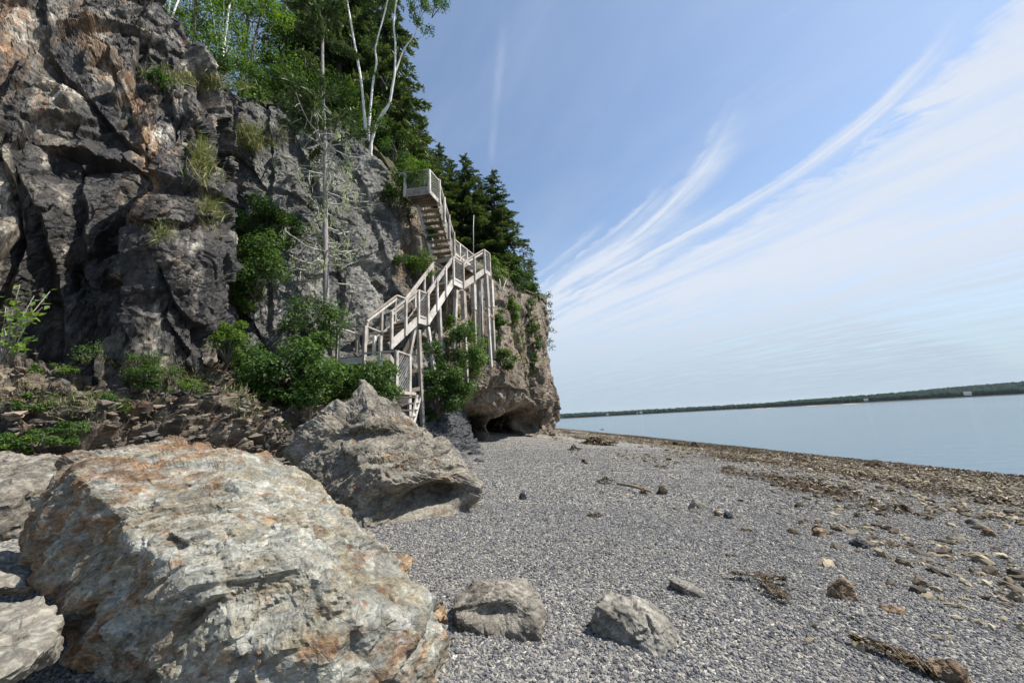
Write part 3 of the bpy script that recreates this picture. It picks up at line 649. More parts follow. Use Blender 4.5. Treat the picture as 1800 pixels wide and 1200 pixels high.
o = boulder('boulder', b2, 7, [(A_(1.0, 0.9, 0.7, 0.3, 0.5, 0.6), 1.0, 0.9, 0.08, 0.17, 0.04), (A_(0.42, 0.36, 0.28, 0.4, 0.5, 0.5), 1.0, 0.9, 0.12, 0.055, 0.05),
             (A_(0.17, 0.15, 0.09, 0.4, 0.6, 0.1), 1.0, 0.8, 0.2, 0.020, 0.06), (A_(0.07, 0.06, 0.045, 0.4, 0.5, 0.1), 0.9, 0.8, 0.3, 0.015, 0.1)], 431, M['b2'], 0.08, 1.0, 0.025,
             dents=[(at(745, 890, 5.5), (0.62, 0.6, 0.22), (0.0, 1.0, 0.1)), (at(650, 770, 5.9), (0.5, 0.4, 0.10), (0.0, 0.25, 0.05)), (at(830, 905, 5.9), (0.3, 0.4, 0.18), (-0.15, 0.3, 0))])
tag(o, 'tall weathered grey boulder with a hollow underside, second from the camera', 'boulder')

def loose(px, py, wpx, hpx, mat, label, name='rock', sub=4, seed=0, flat=1.0, cat='rock', pts=None, z=None, sink=0.12, rz=None, parts=3, group=None):
    """a stone resting on the shingle; (px,py) is its foot, wpx/hpx its size in the photograph"""
    p = ground_at(px, py) if z is None else atz(px, py, z)
    D = np.linalg.norm(p - EYE); w = wpx / F * p[1] ; h = hpx / F * p[1]
    rs = np.random.RandomState(seed + int(px * 7 + py))
    zz = gz(p[0], p[1]) if z is None else z
    if pts is None:
        pts = []
        for k in range(13):
            a = rs.rand() * 6.28; ph = rs.rand() ** 0.7 * 1.57
            pts.append((math.cos(a) * math.cos(ph) * w * 0.5 * rs.uniform(.8, 1.05), math.sin(a) * math.cos(ph) * w * 0.42 * rs.uniform(.8, 1.05), math.sin(ph) * h * flat * rs.uniform(.8, 1.05)))
        for a in np.arange(0, 6.28, 1.05): pts.append((math.cos(a) * w * 0.46, math.sin(a) * w * 0.36, -h * 0.25))
    pts = np.array(pts) + np.array([p[0], p[1] + w * 0.2, zz - h * sink])
    s = max(w, h)
    lay = [(A_(s * .5, s * .4, s * .3, .3, .5, rs.rand()), .8, .7, .3, s * .05, .05), (A_(s * .2, s * .17, s * .12, .4, .5, .3), .9, .8, .3, s * .025, .07),
           (A_(s * .08, s * .07, s * .05, .4, .5, .3), .9, .8, .3, s * .014, .08)][:parts]
    o = boulder(name, pts, sub, lay, 500 + seed + int(px), mat, s * 0.05, s * 0.5, s * 0.05, fine=s * 0.005)
    return tag(o, label, cat, group)

# mid-size rocks round the big boulders (explicit outlines)
def rk(P, *a, **k): return boulder('rock', [at(*p) for p in P], *a, **k)
lay_s = [(A_(.3, .25, .15, .3, .5, .4), .9, .8, .2, .026, .04), (A_(.12, .1, .07, .4, .5, .3), 1.0, .8, .2, .013, .05), (A_(.05, .045, .03, .4, .5, .3), 1.0, .8, .2, .0055, .07)]
def rkw(P, *a, **k): return boulder('rock', P, *a, **k)
def bk(px, py, dY): # ground point pushed back from a visible foot
    p = GA(px, py, -.04); return np.array([p[0] * (1 + dY / p[1]), p[1] + dY, p[2]])
y0 = GA(870, 1113)[1]
o = rkw([GA(797, 1104, -.03), GA(867, 1117, -.03), GA(948, 1117, -.03), GA(960, 1085, -.03), at(793, 1068, y0 + .12), at(803, 1047, y0 + .25), at(833, 1024, y0 + .38), at(873, 1016, y0 + .45), at(920, 1018, y0 + .45), at(947, 1043, y0 + .3),
         at(961, 1073, y0 + .15), at(815, 1062, y0 + .06), at(870, 1048, y0 + .12), at(925, 1062, y0 + .06), at(940, 1095, y0 - .01), at(805, 1090, y0 - .01), bk(815, 1100, .6), bk(940, 1100, .6)],
        6, lay_s, 611, M['pale'], 0.02, 0.3, 0.03, dents=[(at(868, 1085, y0 - .02), (0.16, 0.12, 0.055), (0.0, 0.13, 0.0))])
tag(o, 'rounded pale grey rock with a shadowed hollow in its front', 'rock')
y0 = GA(1094, 1122)[1]
o = rkw([GA(1036, 1092, -.03), GA(1046, 1110, -.03), GA(1094, 1124, -.03), GA(1139, 1138, -.03), GA(1162, 1153, -.03), GA(1190, 1134, -.03), GA(1201, 1120, -.03), at(1047, 1062, y0 + .12), at(1072, 1035, y0 + .30), at(1092, 1039, y0 + .34),
         at(1124, 1047, y0 + .34), at(1142, 1064, y0 + .25), at(1178, 1094, y0 + .08), at(1100, 1078, y0 + .02), at(1142, 1084, y0 - .02), at(1176, 1108, y0 - .06), at(1060, 1070, y0 + .06), bk(1060, 1100, .5), bk(1170, 1130, .55)],
        6, lay_s, 622, M['slab'], 0.008, 0.3, 0.015, dents=[(at(1141, 1105, y0 - .02), (.012, .1, .09), (0, .05, 0)), (at(1108, 1052, y0 + .2), (.03, .2, .05), (0, 0, -.04))])
tag(o, 'wedge of pale split rock standing alone on the open shingle', 'rock')
o = rk([(722, 1060, 2.95), (745, 1050, 3.1), (785, 1055, 3.1), (790, 1085, 2.9), (760, 1095, 2.8), (722, 1085, 2.8), (750, 1105, 2.9), (790, 1100, 3.0)], 5, lay_s, 633, M['brown'], 0.02, 0.3, 0.03)
tag(o, 'flat tan stone wedged between the huge boulder and the rounded pale rock', 'rock')
o = rk([(670, 985, 3.7), (690, 968, 3.85), (728, 970, 3.85), (732, 985, 3.75), (715, 1003, 3.55), (690, 1015, 3.5), (690, 1035, 3.4), (665, 1010, 3.7), (720, 1000, 3.9)], 5, lay_s, 644, M['brown'], 0.02, 0.3, 0.03)
tag(o, 'pinkish brown stone poking out behind the right flank of the huge boulder', 'rock')
o = rk([(-60, 800, 4.3), (0, 792, 4.3), (60, 792, 4.3), (112, 795, 4.3), (120, 850, 4.1), (60, 900, 3.8), (45, 945, 3.7), (0, 955, 3.6), (-80, 950, 3.4), (-100, 860, 3.6), (0, 870, 3.5),
        (60, 830, 3.9), (60, 850, 5.0), (-100, 850, 4.8)], 6, lay_s, 655, M['pale'], 0.06, 0.5, 0.05)
tag(o, 'grey boulder at the left edge, half behind the huge tan boulder', 'boulder')
o = rk([(-90, 975, 3.0), (0, 965, 3.3), (60, 965, 3.3), (78, 1000, 3.0), (78, 1030, 2.8), (0, 1035, 2.7), (-100, 1035, 2.5), (0, 1050, 2.8), (60, 1050, 2.9)], 5, lay_s, 666, M['slab'], 0.02, 0.3, 0.03)
tag(o, 'pale flat slab lying at the left edge, farther of two', 'rock')
o = rk([(-90, 1075, 2.4), (0, 1058, 2.6), (80, 1045, 2.65), (100, 1090, 2.4), (85, 1140, 2.15), (0, 1185, 1.9), (-100, 1200, 1.8), (0, 1210, 2.0), (90, 1160, 2.3)], 6, lay_s, 677, M['slab'], 0.03, 0.3, 0.03)
tag(o, 'grey flat slab lying at the bottom left corner, nearer of two', 'rock')
y0 = GA(1214, 1050)[1]
o = rkw([GA(1178, 1024, -.02), GA(1196, 1040, -.02), GA(1216, 1050, -.02), GA(1243, 1053, -.02), at(1178, 1018, y0 + .14), at(1190, 1013, y0 + .17), at(1215, 1026, y0 + .12), at(1246, 1041, y0 + .04), at(1200, 1032, y0 + .03), at(1225, 1042, y0), bk(1195, 1030, .2), bk(1240, 1050, .15)],
        5, lay_s[1:], 699, M['slab'], 0.004, 0.2, 0.01)
tag(o, 'long low grey stone lying behind the pale split wedge', 'rock')
loose(1496, 1060, 60, 34, M['brown'], 'brown and tan wedge-shaped stone on the right-hand shingle', seed=2, sub=5)
loose(1690, 1210, 75, 44, M['brown'], 'orange brown broken stone at the bottom right corner', seed=3, sub=5)
loose(1580, 1080, 42, 12, M['brown'], 'thin pinkish flat stone near the brown wedge stone', seed=4, sub=4)
loose(1444, 945, 32, 20, M['brown'], 'small brown humped stone beside a flat one on the shingle', seed=5)
loose(1400, 943, 42, 11, M['weedrock'], 'flat dark olive stone left of the small brown humped stone', seed=6)
loose(1517, 965, 34, 18, M['blue'], 'blocky slate grey stone with one pale end', seed=7)
loose(1410, 895, 24, 14, M['weedrock'], 'small mossy brown stone upslope of the flat dark olive stone', seed=8)
loose(1226, 890, 30, 13, M['pale'], 'pale blunt stone on the middle of the beach', seed=9)
loose(1398, 858, 26, 10, M['weedrock'], 'low dark brown stone at the edge of the cobble strip', seed=10)
loose(1165, 867, 22, 13, M['weedrock'], 'olive weed-covered lump near the end of the driftwood stick', seed=11)
loose(1133, 865, 18, 9, M['brown'], 'small dark brown stone touching the driftwood stick', seed=12)
loose(1283, 910, 20, 12, M['blue'], 'small dark stone beside a pink pebble on the middle beach', seed=13)
loose(1262, 905, 13, 9, M['brown'], 'pink pebble on the middle of the beach', seed=14)
loose(919, 875, 16, 12, M['blue'], 'lone purple-black pebble in front of the headland', seed=15)
loose(1028, 815, 16, 11, M['weedrock'], 'dark squat stone on the shingle below the headland', seed=16)
loose(1592, 900, 30, 15, M['weedrock'], 'dark brown weedy stone at the right where weed begins', seed=17)
loose(1520, 912, 26, 13, M['pale'], 'pale yellowish stone among small stones on the right slope', seed=18)
loose(1700, 952, 44, 13, M['pale'], 'flat pale stone with a dark face at the far right', seed=19)
loose(1746, 945, 26, 16, M['brown'], 'tan upright stone right of the flat pale stone', seed=20)
loose(1722, 925, 34, 12, M['pale'], 'low grey green stone above the tan upright stone', seed=21)
loose(1193, 783, 22, 10, M['weedrock'], 'dark round boulder at the waterline, left one of two', seed=22, sink=.05, sub=4)
loose(1224, 786, 19, 11, M['weedrock'], 'dark pointed boulder at the waterline, right one of two', seed=23, sink=.05)
loose(1332, 793, 17, 6, M['weedrock'], 'single flat rock breaking the water surface offshore', seed=24, z=-1.5, sink=.1)
loose(1545, 822, 34, 12, M['weedrock'], 'weed-draped boulder on the water edge, larger of the pair', seed=25)
loose(1575, 826, 24, 9, M['brown'], 'small tan boulder against the weed-draped one on the water edge', seed=26)
loose(1545, 812, 26, 5, M['weedrock'], 'flat dark rock awash just beyond the weed-draped boulder', seed=27, z=-1.5)
loose(1410, 812, 30, 9, M['weedrock'], 'long weedy boulder at the water edge below the offshore rock', seed=28)
loose(1655, 850, 30, 8, M['weedrock'], 'low black weedy rock at the water edge on the far right', seed=29)
loose(1060, 758, 14, 5, M['brown'], 'orange brown stone on the beach crest beyond the headland', seed=30)
for k, (x, y, w, h) in enumerate([(760, 800, 46, 14), (800, 805, 50, 14), (835, 800, 36, 10), (775, 786, 40, 12), (815, 790, 40, 12), (840, 812, 26, 8)]):
    loose(x, y, w, h, M['blue'], 'blue grey slab tumbled at the foot of the dark ledge below the stairs', name='slab', seed=40 + k, flat=.9, group='slate slabs below the stairs')
o = rk([(925, 770, 25), (950, 762, 26), (972, 765, 26), (975, 778, 23.5), (940, 782, 22), (910, 785, 21), (960, 785, 23), (930, 775, 27)], 5, lay_s, 688, M['pale'], 0.05, 0.5, 0.05)
tag(o, 'yellowish low rock apron at the foot of the second cave', 'rock')
print('rocks', time.time() - T0)

# ------------------------------------------------------------------ pebbles, cobbles (instanced) and weed
def instanced(name, P, S, R, mat, label, cat, sub=2):
    me = bpy.data.meshes.new(name); me.vertices.add(len(P)); me.vertices.foreach_set('co', np.asarray(P, np.float32).ravel())
    for nm, a in (('scl', S), ('rot', R)):
        t = me.attributes.new(nm, 'FLOAT_VECTOR', 'POINT'); t.data.foreach_set('vector', np.asarray(a, np.float32).ravel())
    me.materials.append(mat); o = bpy.data.objects.new(name, me); COL.objects.link(o)
    ng = bpy.data.node_groups.new(name, 'GeometryNodeTree')
    ng.interface.new_socket('Geometry', in_out='INPUT', socket_type='NodeSocketGeometry')
    ng.interface.new_socket('Geometry', in_out='OUTPUT', socket_type='NodeSocketGeometry')
    n = ng.nodes.new; l = ng.links.new
    gi = n('NodeGroupInput'); go = n('NodeGroupOutput')
    ic = n('GeometryNodeMeshIcoSphere'); ic.inputs['Radius'].default_value = 1; ic.inputs['Subdivisions'].default_value = sub
    sp = n('GeometryNodeSetPosition'); nz = n('ShaderNodeTexNoise'); nz.inputs['Scale'].default_value = 1.3; nz.inputs['Detail'].default_value = 1
    vm = n('ShaderNodeVectorMath'); vm.operation = 'SUBTRACT'; vm.inputs[1].default_value = (.5, .5, .5)
    vs = n('ShaderNodeVectorMath'); vs.operation = 'SCALE'; vs.inputs[3].default_value = 1.5
    l(nz.outputs['Color'], vm.inputs[0]); l(vm.outputs[0], vs.inputs[0]); l(vs.outputs[0], sp.inputs['Offset']); l(ic.outputs[0], sp.inputs['Geometry'])
    sm = n('GeometryNodeSetMaterial'); sm.inputs['Material'].default_value = mat; l(sp.outputs[0], sm.inputs[0])
    ip = n('GeometryNodeInstanceOnPoints'); l(gi.outputs[0], ip.inputs['Points']); l(sm.outputs[0], ip.inputs['Instance'])
    a1 = n('GeometryNodeInputNamedAttribute'); a1.data_type = 'FLOAT_VECTOR'; a1.inputs[0].default_value = 'scl'; l(a1.outputs[0], ip.inputs['Scale'])
    a2 = n('GeometryNodeInputNamedAttribute'); a2.data_type = 'FLOAT_VECTOR'; a2.inputs[0].default_value = 'rot'
    er = n('FunctionNodeEulerToRotation'); l(a2.outputs[0], er.inputs[0]); l(er.outputs[0], ip.inputs['Rotation'])
    l(ip.outputs[0], go.inputs[0])
    md = o.modifiers.new('scatter', 'NODES'); md.node_group = ng
    tag(o, label, cat, kind='stuff'); return o
def pebble_mat(name, stops):
    m, N, b = new_mat(name)
    r = N.n('ShaderNodeObjectInfo').outputs['Random']
    co = N.n('ShaderNodeTexCoord').outputs['Object']
    col = N.ramp(r, stops)
    N.l(N.mix(1.0, col, N.ramp(N.noise(co, 2.5, 5, 0.6), [(0.3, 0.75), (0.7, 1.2)]), 'MULTIPLY'), b.inputs['Base Color'])
    b.inputs['Roughness'].default_value = 0.75; b.inputs['Specular IOR Level'].default_value = 0.35
    return m
PG = pebble_mat('pebble', [(0.0, (0.045, 0.046, 0.052)), (0.32, (0.105, 0.107, 0.115)), (0.54, (0.155, 0.154, 0.155)), (0.75, (0.20, 0.19, 0.168)), (0.92, (0.27, 0.25, 0.21)), (1.0, (0.38, 0.36, 0.31))])
PT = pebble_mat('cobble', [(0.0, (0.04, 0.03, 0.02)), (0.35, (0.11, 0.085, 0.055)), (0.65, (0.19, 0.155, 0.10)), (0.88, (0.29, 0.24, 0.16)), (1.0, (0.40, 0.35, 0.25))])
def scatter(n, xr, yr, size, keep=None, flat=(0.35, 0.7), rs=RS, bias=1.0):
    y = yr[0] + (yr[1] - yr[0]) * rs.rand(n) ** bias; x = xr[0] + (xr[1] - xr[0]) * rs.rand(n)
    if keep is not None:
        k = keep(x, y); x, y = x[k], y[k]
    n = len(x); s = size[0] * np.exp(rs.rand(n) ** 2.2 * math.log(size[1] / size[0]))
    return x, y, s
def ray_wedge(x, y): # what the beach view takes in, with a margin
    return (x < 1.75 * y + 2.5) & (x > -1.75 * y - 1.5)
def finish(x, y, s, rs=RS, flat=(0.4, 0.8)):
    p3 = np.stack([x, y, np.zeros_like(x)], 1)
    z = beach_z(x, y) + np.clip(1 - np.hypot(x, y) / 90, 0, 1) * (0.05 * fbm(p3 / 2.6, 3, 3) + 0.012 * fbm(p3 / 0.35, 3, 5))
    n = len(x); S = np.stack([s * rs.uniform(.8, 1.4, n), s * rs.uniform(.6, 1.0, n), s * rs.uniform(flat[0], flat[1], n)], 1) * 0.5
    R = np.stack([rs.normal(0, .3, n), rs.normal(0, .3, n), rs.rand(n) * 6.28], 1)
    return np.stack([x, y, z + S[:, 2] * 0.25], 1), S, R
x, y, s = scatter(440000, (-6, 9), (0.9, 7.0), (0.011, 0.034), lambda x, y: ray_wedge(x, y), bias=1.2)
x2, y2, s2 = scatter(320000, (-6, 16), (5.0, 26), (0.02, 0.046), lambda x, y: ray_wedge(x, y) & (np.interp(y, _wy, _wx) - x > 5) & (RS.rand(len(x)) < np.clip(1.15 - (y - 7) / 16, 0, 1)), bias=1.3)
P, S, R = finish(np.r_[x, x2], np.r_[y, y2], np.r_[s, s2])
instanced('pebbles', P, S, R, PG, 'grey and buff pebbles covering the beach', 'pebbles')
def cob(x, y):
    d = np.interp(y, _wy, _wx) - x; w = np.clip(1 - d / 12.5, 0, 1); q = fbm(np.stack([x / 2.5, y / 5, x * 0], 1), 3, 77)
    return (d > -0.8) & ray_wedge(x, y) & (RS.rand(len(x)) < np.clip(w * 1.5 + 0.35 * q, 0.01, 1))
x, y, s = scatter(150000, (2, 20), (3, 60), (0.04, 0.17), cob, bias=1.5)
P, S, R = finish(x, y, s)
instanced('cobbles', P, S, R, PT, 'tan and brown cobbles strewn along the water edge', 'cobbles')

# broken slabs lying all over the ledge
rs = np.random.RandomState(21); n = 1400
iu = rs.randint(2, 330, n); iv = np.clip((rs.rand(n) ** .8 * 178).astype(int), 2, 178); P = Gl[iu, iv]; nn = grid_normals(Gl)[iu, iv]
s = .05 * np.exp(rs.rand(n) ** 1.8 * math.log(5.5)); S = np.stack([s * rs.uniform(.8, 1.5, n), s * rs.uniform(.6, 1.1, n), s * rs.uniform(.3, .65, n)], 1) * .5
R = np.stack([rs.normal(.05, .22, n), rs.normal(.05, .22, n), rs.rand(n) * 6.28], 1)
PR = pebble_mat('rubble', [(0.0, (0.035, 0.03, 0.028)), (0.2, (0.075, 0.072, 0.07)), (0.4, (0.13, 0.09, 0.06)), (0.55, (0.10, 0.10, 0.10)), (0.75, (0.19, 0.15, 0.105)), (0.9, (0.22, 0.20, 0.175)), (1.0, (0.30, 0.20, 0.11))])
instanced('rubble', P + np.array([.02, -.04, .04]), S, R, PR, 'flat broken rock fragments littering the ledge', 'rubble', 1)

def leaf_mesh(name, C, Nrm, D, L, Wd, tone, mat, parent=None, origin=(0, 0, 0), fold=0.15):
    """leaves: centres, normals, growing directions, lengths, widths; each a folded four-point blade"""
    D = D - Nrm * (D * Nrm).sum(1, keepdims=True); D /= (np.linalg.norm(D, axis=1, keepdims=True) + 1e-9)
    B = np.cross(Nrm, D); L = L[:, None]; Wd = Wd[:, None]
    v0 = C - D * L * 0.5; v2 = C + D * L * 0.5; m = C - D * L * 0.08
    v1 = m + B * Wd * 0.5 + Nrm * Wd * fold; v3 = m - B * Wd * 0.5 + Nrm * Wd * fold
    V = np.stack([v0, v1, v2, v3], 1).reshape(-1, 3) - np.array(origin)
    n = len(C); i = np.arange(n)[:, None] * 4
    Fc = np.concatenate([i + np.array([[0, 1, 2]]), i + np.array([[0, 2, 3]])], 1).reshape(-1, 3)
    return np_mesh(name, V, Fc, mat, {'tone': np.repeat(tone, 4)}, False, parent)
def unit(n, rs): v = rs.normal(size=(n, 3)); return v / np.linalg.norm(v, axis=1, keepdims=True)
# weed strewn along the tide line
def wk(x, y):
    d = np.interp(y, _wy, _wx) - x; w = np.clip(1 - d / 11.0, 0, 1)
    q = fbm(np.stack([x / 1.8, y / 5.5, x * 0], 1), 4, 91) + 0.5 * fbm(np.stack([x / 0.5, y / 1.2, x * 0], 1), 2, 92)
    return (d > -0.7) & ray_wedge(x, y) & (RS.rand(len(x)) < np.clip((w - 0.29 + 0.6 * q) * 1.4, 0.0, 1))
x, y, s = scatter(560000, (4, 20), (3, 60), (0.05, 0.18), wk, bias=1.4)
P, S, R = finish(x, y, s); n = len(P)
Nr = np.stack([RS.normal(0, .45, n), RS.normal(0, .45, n), np.ones(n)], 1); Nr /= np.linalg.norm(Nr, axis=1, keepdims=True)
o = leaf_mesh('seaweed', P + np.array([0, 0, .02]) + RS.rand(n)[:, None] * np.array([0, 0, .05]), Nr, unit(n, RS), s * 1.0, s * .45, RS.rand(n), M['weed'])
tag(o, 'brown rockweed carpeting the stones along the waterline', 'seaweed', kind='stuff')
def weed_heap(px, py, wpx, hpx, label, n=700, seed=0):
    p = ground_at(px, py); w = wpx / F * p[1]; h = max(hpx / F * p[1] * 1.0, 0.05); rs = np.random.RandomState(seed)
    a = rs.rand(n) * 6.28; r = np.sqrt(rs.rand(n)); lx = np.cos(a) * r; ly = np.sin(a) * r
    z = h * (1 - r ** 1.5) * rs.rand(n) ** .5 * (0.7 + 0.5 * np.sin(lx * 5 + seed))
    C = np.stack([lx * w / 2, ly * w * .3, z + .02], 1)
    Nr = np.stack([rs.normal(0, .5, n) + lx * .5, rs.normal(0, .5, n) + ly * .5, np.ones(n)], 1); Nr /= np.linalg.norm(Nr, axis=1, keepdims=True)
    s = min(0.15, w * .09) * rs.uniform(.5, 1.3, n)
    o = leaf_mesh('seaweed_heap', C, Nr, unit(n, rs), s * 1.8, s * .6, rs.rand(n), M['weed'])
    o.location = Vector((p[0], p[1], gz(p[0], p[1]))); tag(o, label, 'seaweed')
weed_heap(1042, 780, 84, 10, 'long dark bank of seaweed on the shingle past the caves', 1500, 1)
weed_heap(1010, 790, 24, 8, 'small dark seaweed heap nearest the cave mouth', 500, 2)
weed_heap(966, 766, 22, 14, 'dark weed pile against the foot of the headland tip', 600, 3)
weed_heap(1160, 822, 24, 5, 'thin dark patch of seaweed on the middle beach', 250, 4)
weed_heap(1045, 908, 26, 6, 'flat faint tangle of seaweed in the middle of the shingle', 200, 5)
weed_heap(1280, 824, 26, 6, 'brown weed tuft at the top of the cobble strip', 300, 6)
weed_heap(1065, 846, 30, 7, 'scraggly weed beside the upper end of the driftwood stick', 260, 8)
def strand(pix, label, seed, wr=0.05, n=420):
    rs = np.random.RandomState(seed); P = np.array([ground_at(*p) for p in pix])
    t = rs.rand(n) * (len(P) - 1); C = catmull(P, t); dirv = catmull(P, np.minimum(t + .05, len(P) - 1)) - catmull(P, np.maximum(t - .05, 0))
    w = wr * (0.4 + np.sin(t / (len(P) - 1) * 3.14) ** 2)
    C = C + rs.normal(size=(n, 3)) * np.stack([w, w, w * .15], 1); C[:, 2] = beach_z(C[:, 0], C[:, 1]) + 0.045 + rs.rand(n) * .035
    Nr = np.stack([rs.normal(0, .4, n), rs.normal(0, .4, n), np.ones(n)], 1); Nr /= np.linalg.norm(Nr, axis=1, keepdims=True)
    b = C.mean(0); s = rs.uniform(.018, .045, n)
    o = leaf_mesh('seaweed_strand', C, Nr, dirv + rs.normal(size=(n, 3)) * np.linalg.norm(dirv, axis=1, keepdims=True) * .4, s * 2, s * .35, rs.rand(n), M['weed'], origin=b)
    o.location = Vector(b); tag(o, label, 'seaweed')
strand([(1290, 1018), (1340, 1024), (1385, 1030)], 'thin upper strand of brown weed right of the long grey stone', 1, .03, 260)
strand([(1345, 1028), (1362, 1046), (1385, 1066)], 'bushy brown weed sprig trailing downslope on open shingle', 2, .035, 260)
strand([(1500, 1135), (1560, 1155), (1610, 1180), (1640, 1200)], 'long straggling weed strand near the bottom right corner', 3, .03, 420)
d0, d1_ = ground_at(1085, 854), ground_at(1145, 868)
mb = MB(); mb.tube([d0 + [0, 0, .05], d0 * .5 + d1_ * .5 + [0, .05, .07], d1_ + [0, 0, .05]], [.022, .03, .02], 7)
o = mb.build('driftwood_stick', M['stick'], None, d0, True); o.location = Vector(d0); tag(o, 'dark driftwood stick lying on the middle of the shingle', 'driftwood')
print('beach stuff', time.time() - T0)

# ------------------------------------------------------------------ plants
def grow_stems(mb, base, tips, r0, rs, sag=0.15, sides=5):
    for t in tips:
        m1 = base * .65 + t * .35 + rs.normal(0, .06, 3) * np.linalg.norm(t - base); m1[2] += .1 * np.linalg.norm(t - base)
        mb.tube([base, m1, base * .25 + t * .75 + rs.normal(0, .03, 3), t], [r0, r0 * .7, r0 * .45, r0 * .2], sides)
def crown_pts(rs, centres, radii, n_each, L):
    C = []; N_ = []; T = []
    for c, r, n in zip(centres, radii, n_each):
        v = unit(n, rs); k = rs.rand(n) ** .45
        C.append(c + v * (k * r)[:, None] * np.array([1, 1, .75])); q = v * .6 + np.array([0, 0, .7]) + rs.normal(0, .45, (n, 3))
        N_.append(q / np.linalg.norm(q, axis=1, keepdims=True)); T.append(np.clip(rs.normal(.45, .2, n) + (rs.rand() - .5) * .35, 0, 1))
    return np.concatenate(C), np.concatenate(N_), np.concatenate(T)
def bush(name, base, size, nclump, leaves, L, mat, label, cat='bush', seed=0, group=None, stem=True, low=0.0, asp=.62):
    rs = np.random.RandomState(seed); base = np.array(base, float)
    e = empty(name, base); sx, sy, sz = size
    c = []
    while len(c) < nclump:
        v = rs.uniform(-1, 1, 3)
        if (v ** 2).sum() < 1 and (v ** 2).sum() > .12: c.append(v)
    c = np.array(c); c = c * np.array([sx / 2, sy / 2, sz / 2]) + np.array([0, 0, sz * (.5 + low)])
    rad = rs.uniform(.22, .42, nclump) * min(sx, sz) * .95 * (9 / nclump) ** .33; leaves = int(leaves * 1.6)
    C, Nn, T = crown_pts(rs, c, rad, [leaves // nclump] * nclump, L)
    n = len(C); l = L * rs.uniform(.6, 1.25, n)
    leaf_mesh('foliage', C, Nn, unit(n, rs) + np.array([0, 0, -.4]), l, l * asp, T, mat, e)
    if stem:
        mb = MB(); grow_stems(mb, np.zeros(3), c[:10], .02 + .008 * sz, rs); mb.build('stem', M['dark_bark'], e, smooth=True)
    return tag(e, label, cat, group)
def tree(name, base, H, crown_w, crown_lo, leaves, L, mat, bark, label, seed=0, group=None, lean=(0, 0), nclump=26, r0=.09):
    rs = np.random.RandomState(seed); e = empty(name, base)
    top = np.array([lean[0], lean[1], H * .93])
    tr = MB(); pts = [np.zeros(3) - [0, 0, .4], top * .35 + np.r_[rs.normal(0, .12, 2), 0], top * .7 + np.r_[rs.normal(0, .15, 2), 0], top]
    tr.tube(pts, [r0 * 1.25, r0, r0 * .6, r0 * .2], 8)
    c = []
    for k in range(nclump):
        z = crown_lo + (1 - crown_lo) * rs.rand() ** .9; f = (z - crown_lo) / (1 - crown_lo)
        rad = crown_w / 2 * (math.sin(min(1, f * 1.15 + .18) * math.pi) ** .6) * rs.uniform(.35, 1)
        a = rs.rand() * 6.28; c.append(np.array([math.cos(a) * rad, math.sin(a) * rad, 0]) + top * z)
    c = np.array(c)
    for q in c[:16]:
        z0 = max(.25, (q[2] / H) - .25); b0 = top * z0
        tr.tube([b0, b0 * .4 + q * .6 + [0, 0, .1], q], [r0 * .4, r0 * .22, r0 * .08], 5)
    tr.build('trunk', bark, e, smooth=True)
    rd = rs.uniform(.22, .42, nclump) * crown_w * .55
    C, Nn, T = crown_pts(rs, c, rd, [leaves // nclump] * nclump, L); n = len(C); l = L * rs.uniform(.6, 1.25, n)
    leaf_mesh('crown', C, Nn, unit(n, rs) + np.array([0, 0, -.5]), l, l * .65, T, mat, e)
    return tag(e, label, 'tree', group)
_spr = {}
def spruce_data(seed, dens, sparse):
    """unit-height spruce: needle sprays on drooping whorled boughs"""
    rs = np.random.RandomState(seed); C = []; Nn = []; D = []; L = []; T = []; tubes = MB()
    nw = int(32 * dens)
    for i in range(nw):
        z = .10 + .88 * (i + rs.rand() * .6) / nw; rmax = .21 * (1 - z) ** .75 + .012
        for k in range(rs.randint(5, 8)):
            if rs.rand() < sparse: continue
            a = rs.rand() * 6.28; r = rmax * rs.uniform(.6, 1.12); dr = rs.uniform(.15, .5) * (1 - z * .8)
            d = np.array([math.cos(a), math.sin(a), 0]); tip = np.array([0, 0, z]) + d * r + np.array([0, 0, -r * dr])
            root = np.array([0, 0, z]); mid = root * .5 + tip * .5 + np.array([0, 0, .03 * r])
            tubes.tube([root, mid, tip], [.0022, .0014, .0005], 3)
            m = max(8, int(r * 800)); t = rs.uniform(.12, 1, m)
            p = root * ((1 - t) ** 2)[:, None] + mid * (2 * t * (1 - t))[:, None] + tip * (t ** 2)[:, None]
            sd = np.cross(d, [0, 0, 1.]); side = rs.choice([-1, 1], m)[:, None]
            wd = r * .34 * (1 - t * .55)
            dd = d * .75 + sd * side * rs.uniform(.2, 1.1, m)[:, None] + np.array([0, 0, -.25]) + rs.normal(0, .2, (m, 3))
            p = p + sd * side * (wd * rs.rand(m) * .55)[:, None] + np.array([0, 0, -1]) * (rs.rand(m) * .012)[:, None]
            nn = np.array([0, 0, 1.]) + rs.normal(0, .55, (m, 3)); nn /= np.linalg.norm(nn, axis=1, keepdims=True)
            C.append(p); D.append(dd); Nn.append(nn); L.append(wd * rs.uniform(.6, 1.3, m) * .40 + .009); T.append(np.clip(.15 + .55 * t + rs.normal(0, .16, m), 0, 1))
    return np.concatenate(C), np.concatenate(Nn), np.concatenate(D), np.concatenate(L), np.concatenate(T), tubes
